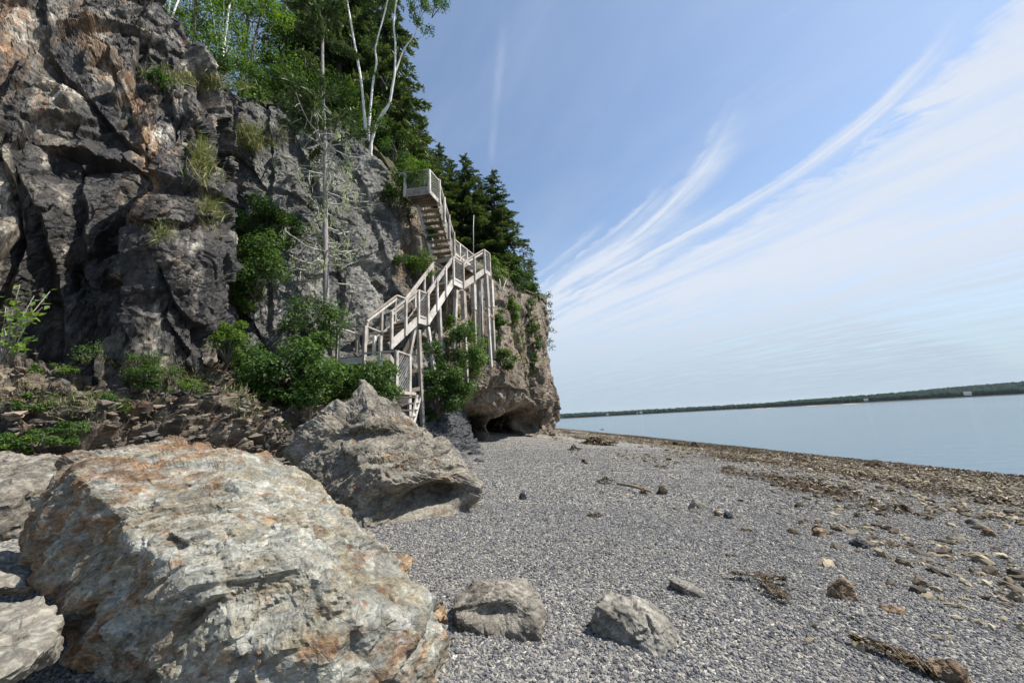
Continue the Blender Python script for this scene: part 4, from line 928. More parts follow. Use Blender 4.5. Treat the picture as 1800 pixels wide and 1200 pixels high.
def spruce(base, H, label, var=0, mat='needle', group=None, wide=1.0, dens=1.0, sparse=.1, rz=0.0, lean=0.0):
    key = (var, dens, sparse, mat)
    e = empty('spruce_tree', base, rz); e.scale = (H * wide, H * wide, H); e.rotation_euler = (lean, 0, rz)
    if key not in _spr:
        C, Nn, D, L, T, tb = spruce_data(900 + var, dens, sparse)
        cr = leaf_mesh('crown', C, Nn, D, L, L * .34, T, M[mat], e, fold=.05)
        tr = tb; tr.tube([(0, 0, -.04), (0, 0, .5), (0, 0, 1)], [.016, .009, .0015], 7); tk = tr.build('trunk', M['dark_bark'], e, smooth=True)
        _spr[key] = (cr, tk)
    else:
        for s_ in _spr[key]:
            c = s_.copy(); COL.objects.link(c); c.parent = e
    return tag(e, label, 'tree', group)
def on_top(px, py_base, Y):
    p = at(px, py_base, Y); z = drop(p[0], p[1], p[2]); return np.array([p[0], p[1], min(max(z, p[2] - 2.5), p[2] + 2.0)])
def htop(px, py, Y, base): return at(px, py, Y)[2] - base[2]
SG = 'spruces on top of the cliff'
for k, (px, pb, pt, Y, w, lab) in enumerate([
    (735, 330, 195, 25, 1.25, 'dark spruce directly behind the top stair platform'),
    (772, 380, 248, 26, 1.2, 'spruce just right of the top stair platform, second of the descending row'),
    (822, 430, 268, 27, 1.25, 'tall dark spruce third in the descending row beyond the stairs'),
    (873, 455, 293, 27.5, 1.25, 'full-crowned spruce against the sky at the right of the descending row'),
    (848, 440, 300, 30, 1.1, 'shaded spruce half hidden between the two tallest right-hand spruces'),
    (795, 420, 275, 31, 1.2, 'shaded spruce filling the gap behind the upper stair flight'),
    (905, 490, 425, 31, 1.1, 'stunted spruce on the brink right of the full-crowned spruce'),
    (932, 512, 450, 33, .9, 'ragged little spruce near the headland edge'),
    (708, 300, 120, 21, .95, 'spruce behind the birch stems with its right side to the sky'),
    (668, 270, -120, 19.5, .72, 'very tall black-green spruce directly behind the birch clump'),
    (590, 225, -200, 18.5, .66, 'very tall spruce behind the half-bare tree'),
    (520, 205, -150, 17.5, .62, 'very tall spruce left of the half-bare tree'),
    (625, 240, -20, 21, 1.1, 'mid-height spruce between the half-bare tree and the birch clump')]):
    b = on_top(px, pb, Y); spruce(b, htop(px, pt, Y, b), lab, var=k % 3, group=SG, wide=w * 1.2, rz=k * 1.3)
LG = 'leafy trees above the dark buttress'
for k, (px, pb, pt, Y, w, lab, mt) in enumerate([
    (330, 110, -160, 12.5, 3.6, 'bright green leafy tree at the buttress top, leftmost of its row', 'leaf_bright'),
    (385, 150, -120, 13.2, 3.6, 'leafy tree with a thin white stem, second along the cliff top', 'leaf_bright'),
    (440, 170, -90, 14.5, 3.8, 'broad leafy tree in the middle of the cliff-top row', 'leaf_bright'),
    (490, 185, 0, 15.5, 3.4, 'leafy tree fourth along the cliff top, beside the dark spruces', 'leaf'),
    (300, 60, -220, 14.0, 3.5, 'leafy tree cut by the top edge above the dark buttress', 'leaf'),
    (420, 150, -260, 17, 4.5, 'tall leafy tree rising behind the cliff-top row', 'leaf_bright')]):
    b = on_top(px, pb, Y); tree('leafy_tree', b, htop(px, pt, Y, b), w, .12, 7000, .105, M[mt], M['birch' if k == 1 else 'dark_bark'], lab, seed=20 + k, group=LG, nclump=34, r0=.055)
for k, (pts, r) in enumerate([([(292, 40), (298, 20), (302, -20)], .05), ([(300, 42), (306, 20), (320, -15)], .04)]):
    e = empty('birch_tree', at(*pts[0], 11.6)); mb = MB(); P = np.array([at(*p, 11.6) for p in pts]); P[0][2] -= .3
    mb.tube(P, [r, r * .8, r * .6], 7); o = mb.build('trunk', M['birch'], e, P[0], True); o.location.z -= .3
    tag(e, ['straight white birch stem at the very top left of the woods', 'leaning white birch stem crossing the straight one'][k], 'tree')
# birch clump
e = empty('birch_tree', at(648, 268, 15.5)); eb = np.array(e.location)
stems = [([(648, 275), (640, 200), (635, 143), (622, 70), (610, 0), (600, -60)], .10), ([(650, 275), (648, 235), (655, 150), (662, 110), (660, 83), (677, 20), (690, -40)], .09),
         ([(652, 278), (653, 250), (664, 213), (684, 183), (689, 157), (694, 127), (695, 77), (692, 43), (697, 0), (705, -60)], .11), ([(694, 130), (710, 87), (730, 60), (737, 33), (745, 0)], .06)]
for k, (px, r) in enumerate(stems):
    P = np.array([at(*p, 15.5 - .12 * i) for i, p in enumerate(px)]); mb = MB(); n = len(P)
    P = catmull(P, np.linspace(0, n - 1, n * 4)); mb.tube(P, np.linspace(r * .75, r * .3, len(P)) * (1 + .12 * np.random.RandomState(k).normal(size=len(P))), 8); mb.build('trunk', M['birch'], e, eb, True)
rs = np.random.RandomState(5); tw = MB(); cs = []; rr = []
for (px, py, rad, m) in [(740, 22, 34, 9), (725, 5, 30, 5), (765, 12, 22, 5), (735, -30, 50, 12), (665, 15, 26, 6), (690, -30, 40, 8), (615, -30, 40, 7), (650, 60, 18, 3), (670, 130, 18, 3), (668, 205, 22, 4), (690, 250, 24, 4)]:
    tw = MB()
    for i in range(m):
        a = rs.rand() * 6.28; q = rs.rand() ** .5 * rad; c = at(px + math.cos(a) * q, py + math.sin(a) * q, 14.8 + rs.normal(0, .4)); cs.append(c); rr.append(.26)
        s0 = at(px + (8 if px < 700 else -6), py + 20, 15.0); tw.tube([s0, s0 * .5 + c * .5 + [0, 0, .1], c], [.02, .012, .005], 4)
    tw.build('twig', M['dark_bark'], e, eb)
C, Nn, T = crown_pts(rs, np.array(cs), rr, [95] * len(cs), .1); C[:, 2] -= rs.rand(len(C)) ** 2 * .35
leaf_mesh('crown', C, Nn, unit(len(C), rs) + np.array([0, 0, -1.2]), rs.uniform(.06, .11, len(C)), rs.uniform(.04, .07, len(C)), np.clip(T - .1, 0, 1), M['leaf'], e, eb)
tag(e, 'white birch clump with crooked stems leaning out over the cliff', 'tree')
# half-bare lichen-hung tree in front of the grey cliff
YB = 11.3
e = empty('half_bare_tree', at(573, 530, YB)); eb = np.array(e.location); rs = np.random.RandomState(8)
tp = [(574, 545), (573, 470), (572, 400), (572, 267), (568, 187), (567, 110), (567, 33), (566, -40), (565, -120)]
TP = np.array([at(*p, YB) for p in tp]); mb = MB(); TPs = catmull(TP, np.linspace(0, 8, 40)); mb.tube(TPs, np.linspace(.105, .025, 40), 8); mb.build('trunk', M['bark'], e, eb, True)
LC = []; NC = []; ND = []
for k in range(98):
    br = bb = MB(); t = rs.uniform(.55, 7.6) if k % 3 == 0 else rs.uniform(.6, 4.2); r0 = catmull(TP, np.array([t]))[0]; a = rs.rand() * 6.28; low = t < 4.2
    ln = rs.uniform(.8, 2.3) * (1.0 if low else max(.4, 1.35 - .11 * t))
    d = np.array([math.cos(a), math.sin(a) * .8, 0]); n = 9; P = [r0]; dz = rs.uniform(-.5, .25) if low else rs.uniform(-.15, .55)
    bend = rs.normal(0, .25)
    for i in range(1, n):
        f = i / (n - 1); dd = d + np.array([-d[1], d[0], 0]) * bend * f
        P.append(P[-1] + (dd + np.array([0, 0, dz + (.55 * f ** 2 if low else -.3 * f)]) + rs.normal(0, .12, 3)) * ln / n)
    P = np.array(P); (bb if low else br).tube(P, np.linspace(.030, .011, n), 4)
    for j in range(rs.randint(1, 5)):
        i0 = rs.randint(3, n - 1); q = P[i0]; sdir = rs.normal(0, 1, 3); sdir[2] -= .4; sdir /= np.linalg.norm(sdir); L2 = rs.uniform(.2, .55)
        (bb if low else br).tube([q, q + sdir * L2 * .5 + rs.normal(0, .03, 3), q + sdir * L2 + [0, 0, -.06]], [.013, .010, .006], 3)
    if low and rs.rand() < .75:
        for i in rs.randint(2, n, 2):
            if rs.rand() < .6: LC.append(P[i])
    bb.build('branch', M['pale_bark'] if low else M['dark_bark'], e, eb)
    dens = 6 if t < 3.2 else (120 if t < 5 else 260)
    m = int(dens * ln)
    if m:
        tt = rs.uniform(2, n - 1, m); NC.append(catmull(P, tt) + rs.normal(0, .08, (m, 3))); ND.append(np.tile(d, (m, 1)) + rs.normal(0, .6, (m, 3)))
NC = np.concatenate(NC); ND = np.concatenate(ND); n = len(NC); nn = np.array([0, 0, 1.]) + rs.normal(0, .6, (n, 3)); nn /= np.linalg.norm(nn, axis=1, keepdims=True)
leaf_mesh('crown', NC, nn, ND, rs.uniform(.12, .24, n), rs.uniform(.04, .07, n), rs.rand(n), M['needle_lt'], e, eb)
LCs = np.concatenate([c + rs.normal(0, .05, (34, 3)) + np.array([0, 0, -1]) * (rs.rand(34) * .34)[:, None] for c in LC]); n = len(LCs)
nn = unit(n, rs); nn[:, 2] *= .2; nn /= np.linalg.norm(nn, axis=1, keepdims=True)
leaf_mesh('lichen', LCs, nn, np.tile([0, 0, -1.], (n, 1)) + rs.normal(0, .2, (n, 3)), rs.uniform(.08, .2, n), rs.uniform(.012, .03, n), rs.rand(n), M['lichen'], e, eb)
tag(e, 'half-bare conifer hung with pale lichen standing before the grey cliff', 'tree')

# bushes on the cliff and round the stairs
def pbush(px, pb, pt, wpx, leaves, L, mat, label, seed, Y=None, cat='bush', off=0.0, nclump=16, name='bush', asp=.62, deep=.8):
    h = hit(px, pb); Y_ = h[1] - off if Y is None else Y
    b = at(px, pb, Y_); H = at(px, pt, Y_)[2] - b[2]; W = wpx / F * Y_
    return bush(name, b, (W, W * deep, H), nclump, leaves, L, M[mat], label, cat, seed, asp=asp)
pbush(520, 740, 590, 210, 9500, .095, 'leaf', 'largest leafy alder bush, left of the stair foot', 1, Y=9.6, nclump=30)
pbush(610, 720, 632, 150, 4500, .09, 'leaf', 'leafy bush crowding the lowest stair landing', 2, Y=11.0, nclump=22)
pbush(655, 720, 620, 100, 3600, .085, 'leaf', 'dark leafy bush right behind the tall weathered boulder peak', 3, Y=10.4)
pbush(450, 725, 640, 90, 3000, .09, 'leaf', 'leafy bush at the left end of the alder thicket', 4, Y=9.0)
pbush(545, 640, 520, 100, 3000, .085, 'leaf', 'bush climbing the cliff at the foot of the half-bare tree', 5, Y=10.9)
pbush(455, 440, 350, 120, 3400, .09, 'leaf', 'upper bush growing out of the grey cliff face', 6, off=.4, nclump=14)
pbush(445, 525, 420, 110, 3800, .09, 'leaf', 'dark bush hanging in the gully beside the buttress', 7, off=.5, nclump=16)
pbush(505, 440, 375, 60, 1200, .08, 'leaf', 'small leafy spray at the right of the upper cliff bush', 8, off=.4)
pbush(430, 540, 490, 60, 1300, .08, 'leaf_bright', 'yellow-green bush below the dark gully bush', 9, off=.5)
pbush(800, 720, 560, 95, 6500, .10, 'leaf', 'large dark bush under the stairs among the tall posts', 10, Y=14.6, nclump=26)
pbush(770, 735, 640, 70, 3000, .095, 'leaf', 'leafy bush right of the lowest tall stair post', 11, Y=14.2)
pbush(830, 660, 585, 60, 2200, .1, 'leaf_bright', 'pale green bush between the middle stair posts', 12, Y=16.6)
pbush(800, 610, 550, 40, 1200, .1, 'leaf_bright', 'thin pale bush tangled in the stair post braces', 13, Y=15.9)
pbush(885, 650, 610, 50, 1500, .11, 'leaf', 'round bush at the foot of the outermost stair post', 14, off=.4)
pbush(880, 600, 545, 34, 1100, .11, 'leaf', 'bush on the headland face behind the outermost post', 15, off=.4)
pbush(935, 590, 555, 22, 600, .12, 'leaf', 'small bush high on the headland face', 16, off=.4)
pbush(945, 615, 590, 16, 400, .12, 'leaf', 'little bush near the headland edge, under the high one', 17, off=.4)
pbush(930, 560, 520, 26, 800, .12, 'leaf', 'bush trailing down from the headland brink', 41, off=.4)
pbush(905, 560, 520, 30, 900, .12, 'leaf_bright', 'pale bush on the upper headland face right of the snags', 42, off=.4)
pbush(938, 650, 615, 18, 420, .12, 'leaf', 'lowest small bush on the headland face', 43, off=.4)
pbush(860, 500, 455, 60, 2600, .12, 'leaf_bright', 'light green bush on the brink beyond the stair top', 18, Y=23, nclump=18)
pbush(900, 520, 470, 70, 3000, .13, 'leaf', 'green bush mass on the brink of the headland', 19, Y=25, nclump=18)
pbush(930, 528, 490, 40, 1600, .13, 'leaf', 'low dark bush at the right end of the headland brink', 20, Y=28)
pbush(700, 390, 300, 80, 3600, .10, 'leaf', 'bush spilling over the brink left of the top platform', 21, Y=15.6, nclump=18)
pbush(735, 330, 285, 50, 1300, .09, 'leaf_bright', 'bright twigs poking through the top platform railing', 22, Y=14.9)
pbush(690, 300, 215, 70, 2600, .11, 'leaf', 'bush at the root of the birch clump', 23, Y=17.2)
pbush(740, 500, 440, 50, 1300, .085, 'leaf_bright', 'olive bush on the rusty outcrop beside the upper flight', 24, off=.3)
pbush(755, 425, 395, 26, 600, .08, 'leaf', 'small bush under the top platform steps', 25, off=.3)
pbush(380, 165, 95, 120, 3000, .09, 'leaf', 'undergrowth at the buttress top below the leafy trees', 26, Y=11.8, nclump=20)
pbush(480, 200, 130, 140, 3600, .1, 'leaf', 'shadowy undergrowth along the grey cliff brink', 27, Y=14.6, nclump=20)
pbush(590, 230, 150, 130, 3400, .1, 'leaf', 'undergrowth on the cliff brink behind the half-bare tree', 28, Y=15.4, nclump=20)
pbush(275, 160, 125, 36, 700, .06, 'leaf', 'small bush rooted in a crack of the dark buttress', 29, off=.2)
pbush(400, 640, 560, 60, 2400, .07, 'leaf_bright', 'fern-like green clump at the right foot of the buttress', 30, Y=8.4, nclump=14, asp=.35)
pbush(255, 680, 620, 90, 2200, .055, 'leaf', 'feathery green weeds on top of the ledge', 31, Y=7.0, nclump=14, asp=.3, cat='weeds')
pbush(150, 640, 600, 50, 300, .05, 'leaf', 'tiny green plant at the buttress foot', 32, Y=6.5, asp=.4, cat='plant')
pbush(70, 790, 750, 110, 1800, .045, 'leaf', 'green weeds sprouting behind the grey left boulder', 33, Y=4.9, nclump=14, asp=.35, cat='weeds')
pbush(20, 800, 768, 70, 1200, .05, 'leaf_bright', 'low green weeds at the left edge above the grey boulder', 34, Y=4.7, asp=.35, cat='weeds')
pbush(485, 755, 735, 40, 400, .07, 'leaf_bright', 'small bright plant at the base of the alder thicket', 35, Y=8.4, cat='plant')
pbush(60, 725, 690, 120, 900, .05, 'leaf', 'sparse weeds scattered on the left end of the ledge', 36, Y=5.6, asp=.4, cat='weeds')
pbush(700, 470, 445, 30, 400, .07, 'leaf', 'tiny bush clinging to the cliff left of the rusty outcrop', 37, off=.2)
# broad-leaved sapling at the left edge
e = empty('sapling', at(15, 640, 5.4)); rs = np.random.RandomState(3); eb = np.array(e.location); mb = MB(); LC = []; LD = []
for (px, py) in [(88, 512), (60, 520), (35, 500), (10, 540), (75, 540), (45, 560), (60, 590), (20, 600), (-20, 520), (-30, 570), (40, 610), (5, 575)]:
    t = at(px, py, 5.3 + rs.normal(0, .15)); s0 = at(10 + rs.normal(0, 6), 640, 5.4); m_ = s0 * .45 + t * .55 + [-.05, 0, .12]
    mb.tube([s0, m_, t], [.012, .008, .004], 5)
    for i in range(11):
        f = rs.uniform(.45, 1.02); q = (s0 * (1 - f) ** 2 + m_ * 2 * f * (1 - f) + t * f * f); LC.append(q + rs.normal(0, .045, 3)); LD.append(t - m_ + rs.normal(0, .2, 3))
mb.build('stem', M['bark'], e, eb, True); LC = np.array(LC); LD = np.array(LD); n = len(LC); nn = np.array([.1, -.5, .8]) + rs.normal(0, .4, (n, 3)); nn /= np.linalg.norm(nn, axis=1, keepdims=True)
leaf_mesh('foliage', LC, nn, LD, rs.uniform(.08, .15, n), rs.uniform(.055, .09, n), rs.uniform(.4, 1, n), M['leaf_bright'], e, eb)
tag(e, 'broad-leaved sapling growing on the ledge at the left edge', 'sapling')
# grass on the cliff
def grass(px, py, wpx, hpx, n, label, seed, Lm=.28, off=.05):
    rs = np.random.RandomState(seed); c0 = hit(px, py); e_ = c0.copy(); C = []; 
    for i in range(n):
        a = rs.normal(0, .4); b_ = rs.normal(0, .4); 
        C.append(at(px + a * wpx, py + b_ * hpx + a * wpx * .15, c0[1]))
    C = np.array(C); d2 = []
    P = []
    for c in C[::6]:
        v = Vector(c) - Vector(EYE); v.normalize(); h = None
        for bt in BV:
            r = bt.ray_cast(Vector(EYE), v)
            if r[0] is not None and (h is None or r[3] < h[1]): h = (r[0], r[3])
        P.append(np.array(h[0]) if h else c)
    P = np.array(P); P = P[np.abs(P[:, 1] - c0[1]) < 1.5]; idx = rs.randint(0, len(P), n); Q = P[idx] + rs.normal(0, .05, (n, 3)); L = Lm * rs.uniform(.5, 1.3, n)
    D = np.array([.15, -.1, .8]) + rs.normal(0, .4, (n, 3)); nn = unit(n, rs)
    o = leaf_mesh('grass_tuft', Q + np.array([0, -off, 0]) + D / np.linalg.norm(D, axis=1, keepdims=True) * L[:, None] * .45, nn, D, L, L * .035 + .005, np.clip(rs.normal(.6, .28, n), 0, 1), M['grass'], None, c0)
    o.location = Vector(c0); tag(o, label, 'grass', kind='stuff')
pbush(170, 735, 690, 90, 700, .045, 'leaf', 'low dark weeds among the ledge fragments', 51, Y=6.0, asp=.4, cat='weeds')
pbush(330, 700, 665, 60, 500, .05, 'leaf_bright', 'yellow-green weeds on the ledge right of the feathery clump', 52, Y=7.3, asp=.4, cat='weeds')
pbush(110, 775, 735, 80, 900, .045, 'leaf', 'olive weeds behind the notch of the huge boulder', 53, Y=5.2, asp=.35, cat='weeds')
pbush(400, 745, 715, 46, 350, .05, 'leaf', 'small weeds at the right end of the ledge', 54, Y=7.6, asp=.4, cat='weeds')
pbush(90, 660, 635, 60, 500, .05, 'leaf_bright', 'yellowish sprigs under the overhang at the left', 55, Y=6.0, asp=.4, cat='weeds')
grass(420, 245, 90, 30, 1500, 'green grass tuft on the slope above the gully', 1, .4)
grass(357, 290, 26, 60, 700, 'dry yellow grass down the buttress edge', 2, .35)
grass(370, 370, 26, 40, 500, 'pale grass in the upper gully beside the buttress', 3, .3)
grass(285, 415, 24, 30, 260, 'small grass tuft on a dark buttress shelf', 4, .2)
grass(350, 150, 120, 20, 900, 'dry grass fringe along the top edge of the buttress', 5, .35)
grass(300, 660, 120, 24, 900, 'grass and weeds along the ledge under the buttress', 6, .15)
grass(120, 705, 160, 40, 900, 'patchy grass on the near part of the ledge', 7, .12)
grass(430, 700, 50, 40, 400, 'grass tuft on the ledge beside the alder thicket', 8, .2)
grass(915, 600, 40, 60, 500, 'grass streak on the headland face', 9, .4)
# snags and small trees on the headland edge
b = at(962, 545, 32); e = empty('hanging_tree', b); rs = np.random.RandomState(4); mb = MB(); C = []
T_ = np.array([at(*p, 31) for p in [(948, 640), (958, 600), (961, 560), (960, 515)]]); mb.tube(T_, [.08, .07, .05, .02], 6)
for k in range(34):
    q = catmull(T_, np.array([rs.uniform(.3, 2.9)]))[0]; d = rs.normal(0, 1, 3); d[0] = abs(d[0]) * .6 + .1; d[2] = d[2] * .3 - .1; t = q + d * .55
    mb.tube([q, q * .5 + t * .5 + [0, 0, .05], t], [.02, .014, .006], 4)
    if rs.rand() < .6: C.append(t + rs.normal(0, .14, (34, 3)))
mb.build('trunk', M['bark'], e, b); C = np.concatenate(C); n = len(C); nn = unit(n, rs)
leaf_mesh('crown', C, nn, unit(n, rs) + np.array([.3, 0, -.3]), rs.uniform(.12, .24, n), rs.uniform(.05, .09, n), rs.rand(n), M['needle_lt'], e, b)
tag(e, 'scraggly small tree leaning from the headland edge over the water', 'tree')
for k, (P_, Y_, lab) in enumerate([([(876, 520), (879, 495), (878, 490)], 22, 'short upright bare snag beyond the outermost post'), ([(879, 522), (884, 508), (890, 492)], 22, 'leaning bare snag beyond the outermost post'),
                                ([(832, 440), (832, 400), (833, 378)], 24, 'thin pale dead stem standing in front of the right-hand spruces')]):
    b = at(*P_[0], Y_); P = np.array([at(*p, Y_) for p in P_]); P[0][2] -= .6; mb = MB(); mb.tube(P, [.035, .028, .012], 6); o = mb.build('snag', M['birch'], None, b, True); o.location = Vector(b); tag(o, lab, 'dead tree')
b = at(925, 500, 30); e = empty('windswept_tree', b); mb = MB(); rs = np.random.RandomState(14)
T_ = np.array([at(*p, 30) for p in [(918, 515), (922, 480), (920, 450), (917, 432)]]); mb.tube(T_, [.09, .07, .04, .015], 6); C = []
for k in range(26):
    q = catmull(T_, np.array([rs.uniform(.5, 2.95)]))[0]; d = np.array([rs.uniform(-.4, 1.3), rs.normal(0, .5), rs.uniform(-.35, .1)]); t = q + d * .8
    mb.tube([q, q * .5 + t * .5 + [0, 0, .08], t], [.03, .02, .006], 4); C.append(t - d * .3 * rs.rand((40))[:, None] + rs.normal(0, .1, (40, 3)))
mb.build('trunk', M['dark_bark'], e, b); C = np.concatenate(C); n = len(C); nn = np.array([0, 0, 1.]) + rs.normal(0, .5, (n, 3)); nn /= np.linalg.norm(nn, axis=1, keepdims=True)
leaf_mesh('crown', C, nn, np.array([1., 0, -.2]) + rs.normal(0, .6, (n, 3)), rs.uniform(.14, .28, n), rs.uniform(.04, .08, n), rs.rand(n), M['needle'], e, b)
tag(e, 'windswept little conifer with open branches above the headland brink', 'tree')
print('plants', time.time() - T0)

# ------------------------------------------------------------------ the staircase
def stairs():
    base = atz(712, 738, 1.7); e = empty('wooden_staircase', base); ob = np.array(base)
    def part(name, mb, mat='wood', parent=None):
        o = mb.build(name, M[mat], parent or e, ob); return o
    Z = np.array([0, 0, 1.0]); W = 1.05
    d1 = np.array([.42, .907, 0]); d1 /= np.linalg.norm(d1); dl = np.array([-d1[1], d1[0], 0])
    def P(px, py, Y): return at(px, py, Y)
    # near-edge line of the main run, underside of the stringer, from the photograph: flight ends and landings
    A0, A1, B0, B1, C0, C1, D1 = P(685, 615, 12.0), P(735, 568, 13.3), P(750, 570, 13.75), P(797, 500, 15.33), P(813, 508, 15.96), P(852, 480, 17.76), P(862, 490, 18.28)
    A0[2], B0[2], C0[2], D1[2] = A0[2], A1[2], B1[2], C1[2]
    RH = 1.30
    def post(b, h, w=.09, mat='wood', name='post', low=0.0):
        mb = MB(); mb.beam(b - Z * low, b + Z * h, w, w, (0.42, 0.907, 0)); part(name, mb, mat)
    def rail(a, b, w=.09, h=.05, mat='wood'):
        mb = MB(); mb.beam(a, b, w, h); part('handrail', mb, mat)
    def flight(a, b, side, n, posts, treads=True):
        """a,b: stringer foot and head on the near edge; side: vector to the far edge"""
        for s in (np.zeros(3), side):
            mb = MB(); mb.beam(a + s + Z * .13, b + s + Z * .13, .05, .26); part('stringer', mb)
            rail(a + s + Z * (RH), b + s + Z * (RH)); 
            mb = MB(); mb.beam(a + s + Z * (RH - .14), b + s + Z * (RH - .14), .04, .07); part('rail_board', mb)
            for t in posts: post(a + (b - a) * t + s + (-side / np.linalg.norm(side) * .045 if s is not side else side / np.linalg.norm(side) * .045), RH, .085)
        for k in range(n):
            q = a + (b - a) * ((k + .5) / n) + Z * .16; mb = MB(); u = side / np.linalg.norm(side)
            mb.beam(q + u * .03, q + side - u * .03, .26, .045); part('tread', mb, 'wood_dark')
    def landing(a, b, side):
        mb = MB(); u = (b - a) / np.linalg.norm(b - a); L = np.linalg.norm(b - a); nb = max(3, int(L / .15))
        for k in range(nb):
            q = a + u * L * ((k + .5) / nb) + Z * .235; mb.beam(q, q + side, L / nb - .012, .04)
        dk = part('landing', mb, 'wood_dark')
        mb = MB()
        for s in (np.zeros(3), side): mb.beam(a + s + Z * .11, b + s + Z * .11, .05, .2)
        mb.beam(a + Z * .11, a + side + Z * .11, .05, .2); mb.beam(b + Z * .11, b + side + Z * .11, .05, .2); part('landing_frame', mb, 'wood')
    def mesh_panel(a, b, lo, hi, cell=.095):
        """diamond wire netting between two posts"""
        mb = MB(); L = np.linalg.norm(b - a); H = hi - lo; u = (b - a) / L; w = .0055; c = cell * 1.414
        nrm = np.cross(u, Z)
        for sgn in (1, -1):
            for k in np.arange(-H, L + H, c):
                # line x = k + sgn*z
                x0, z0, x1, z1 = (k, 0, k + H, H) if sgn > 0 else (k, H, k + H, 0)
                t0, t1 = max(0, -x0 / H), min(1, (L - x0) / H)
                if t1 - t0 < .02: continue
                q0 = a + u * (x0 + (x1 - x0) * t0) + Z * (lo + z0 + (z1 - z0) * t0); q1 = a + u * (x0 + (x1 - x0) * t1) + Z * (lo + z0 + (z1 - z0) * t1)
                mb.beam(q0, q1, w, w)
        part('wire_panel', mb, 'wire')
    side = dl * W
    flight(A0, A1, side, 6, (.02, .5, .98)); landing(A1, B0, side)
    flight(B0, B1, side, 8, (.02, .34, .67, .98)); landing(B1, C0, side)
    flight(C0, C1, side, 7, (.02, .5, .98)); 
    for a, b in ((A1, B0), (B1, C0)):
        for s in (np.zeros(3), side):
            rail(a + s + Z * (RH), b + s + Z * (RH)); mb = MB(); mb.beam(a + s + Z * .3, b + s + Z * .3, .05, .08); part('rail_board', mb)
        mesh_panel(a, b, .3, RH); mesh_panel(a + side, b + side, .3, RH)
    # turning landing at the head of the main run, then a gallery beside it
    lift = C1[2]
    D1 = np.array([D1[0], D1[1], lift]); landing(C1, D1, side * 2.15)
    rail(C1 + Z * RH, D1 + Z * RH); rail(D1 + Z * RH, D1 + side * 2.15 + Z * RH); mesh_panel(C1, D1, .25, RH); mesh_panel(D1, D1 + side, .25, RH)
    post(D1, RH); post(D1 + side, RH); post(D1 + side * 2.15, RH)
    zr = 10.1; g0, g1 = atz(797, 420, zr), atz(833, 449, zr); g0 = np.array([g0[0], g0[1], lift]); g1 = np.array([g1[0], g1[1], lift]); hr = zr - lift
    u = (g1 - g0) / np.linalg.norm(g1 - g0); gl = np.array([-u[1], u[0], 0]) * W
    landing(g0, g1, gl)
    for t in (0, .28, .62, 1): post(g0 + (g1 - g0) * t, hr)
    rail(g0 + Z * hr, g1 + Z * hr); mb = MB(); mb.beam(g0 + Z * .35, g1 + Z * .35, .05, .1); part('rail_board', mb); mesh_panel(g0, g1, .3, hr)
    rail(g1 + Z * hr, g1 + gl + Z * hr)
    # steep upper flight climbing back towards the beach to the top platform
    pr = P(771, 358, 15.5); pf = P(755, 340, 14.7); pl = P(712, 346, 14.83); zp = pr[2]
    pf[2] = zp; pl[2] = zp; lv = pl - pf; lv[2] = 0
    ub = pr - np.array([g0[0], g0[1], zp]); ub[2] = 0; 
    a = np.array([g0[0], g0[1], lift + .05]); b = np.array([pr[0], pr[1], zp]); sd = lv / np.linalg.norm(lv) * .98
    flight(a, b, sd, 9, (.02, .34, .66, .98))
    landing(pf, pr, lv + (pl - pf) * 0)
    mb = MB(); mb.beam(pf + Z * .12, pl + Z * .12, .05, .24); part('fascia', mb); mb = MB()
    for t in (.25, .5, .75): mb.beam(pf + (pr - pf) * t + Z * .1, pf + (pr - pf) * t + lv + Z * .1, .05, .18)
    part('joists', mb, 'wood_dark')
    hh = 1.20
    for q in (pf, pl, pr): post(q, hh, .1)
    rail(pf + Z * hh, pl + Z * hh + lv * .25, .1, .06); rail(pf + Z * hh, pr + Z * hh); mesh_panel(pf, pl, .28, hh, .085); mesh_panel(pf, pr, .28, hh, .085)
    mb = MB(); mb.beam(pf + Z * .32, pl + Z * .32, .04, .1); part('rail_board', mb)
    # supports under the upper flight
    def leg(px, py0, pxb, pyb, Y, sleeve=True, mat='wood', Yb=None, w=.125):
        t = at(px, py0, Y); q = at(pxb, pyb, Yb or Y); mb = MB(); mb.beam(q - Z * .25, t, w, w, (0.42, 0.907, 0)); o = part('support_post', mb, mat)
        if sleeve:
            m_ = t * .62 + q * .38; mb = MB(); mb.beam(m_, t, w * 1.55, w * 1.55, (0.42, 0.907, 0)); part('post_sleeve', mb, mat, o)
    leg(736, 580, 743, 738, 13.5, False); leg(730, 572, 712, 650, 13.4, False, w=.13); leg(752, 575, 770, 690, 14.1, False)
    leg(772, 540, 776, 620, 14.6, False); leg(802, 510, 797, 605, 15.7, False, w=.15); leg(814, 512, 821, 668, 16.0); leg(832, 500, 836, 620, 16.8); leg(842, 490, 842, 610, 18.3)
    leg(854, 484, 863, 636, 17.8); leg(863, 492, 869, 622, 18.3); leg(788, 470, 782, 560, 17.3, False, 'wood_dark', w=.13); leg(845, 492, 848, 600, 19.2, False)
    for a_, b_ in (((740, 560, 13.5), (700, 640, 13.2)), ((700, 655, 13.3), (745, 650, 13.5)), ((702, 690, 12.9), (741, 682, 13.5)), ((778, 590, 14.9), (822, 560, 16.0)), ((797, 560, 15.6), (815, 575, 16.0)), ((853, 545, 17.8), (869, 560, 18.3)), ((815, 590, 15.9), (800, 640, 15.6))):
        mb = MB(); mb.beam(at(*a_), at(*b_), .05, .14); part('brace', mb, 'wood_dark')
    # lowest landing and its boxed railing, then the short steps down to the rocks
    zb = P(685, 612, 12.0)[2]
    L0, L1 = atz(640, 615, zb), atz(592, 640, zb)
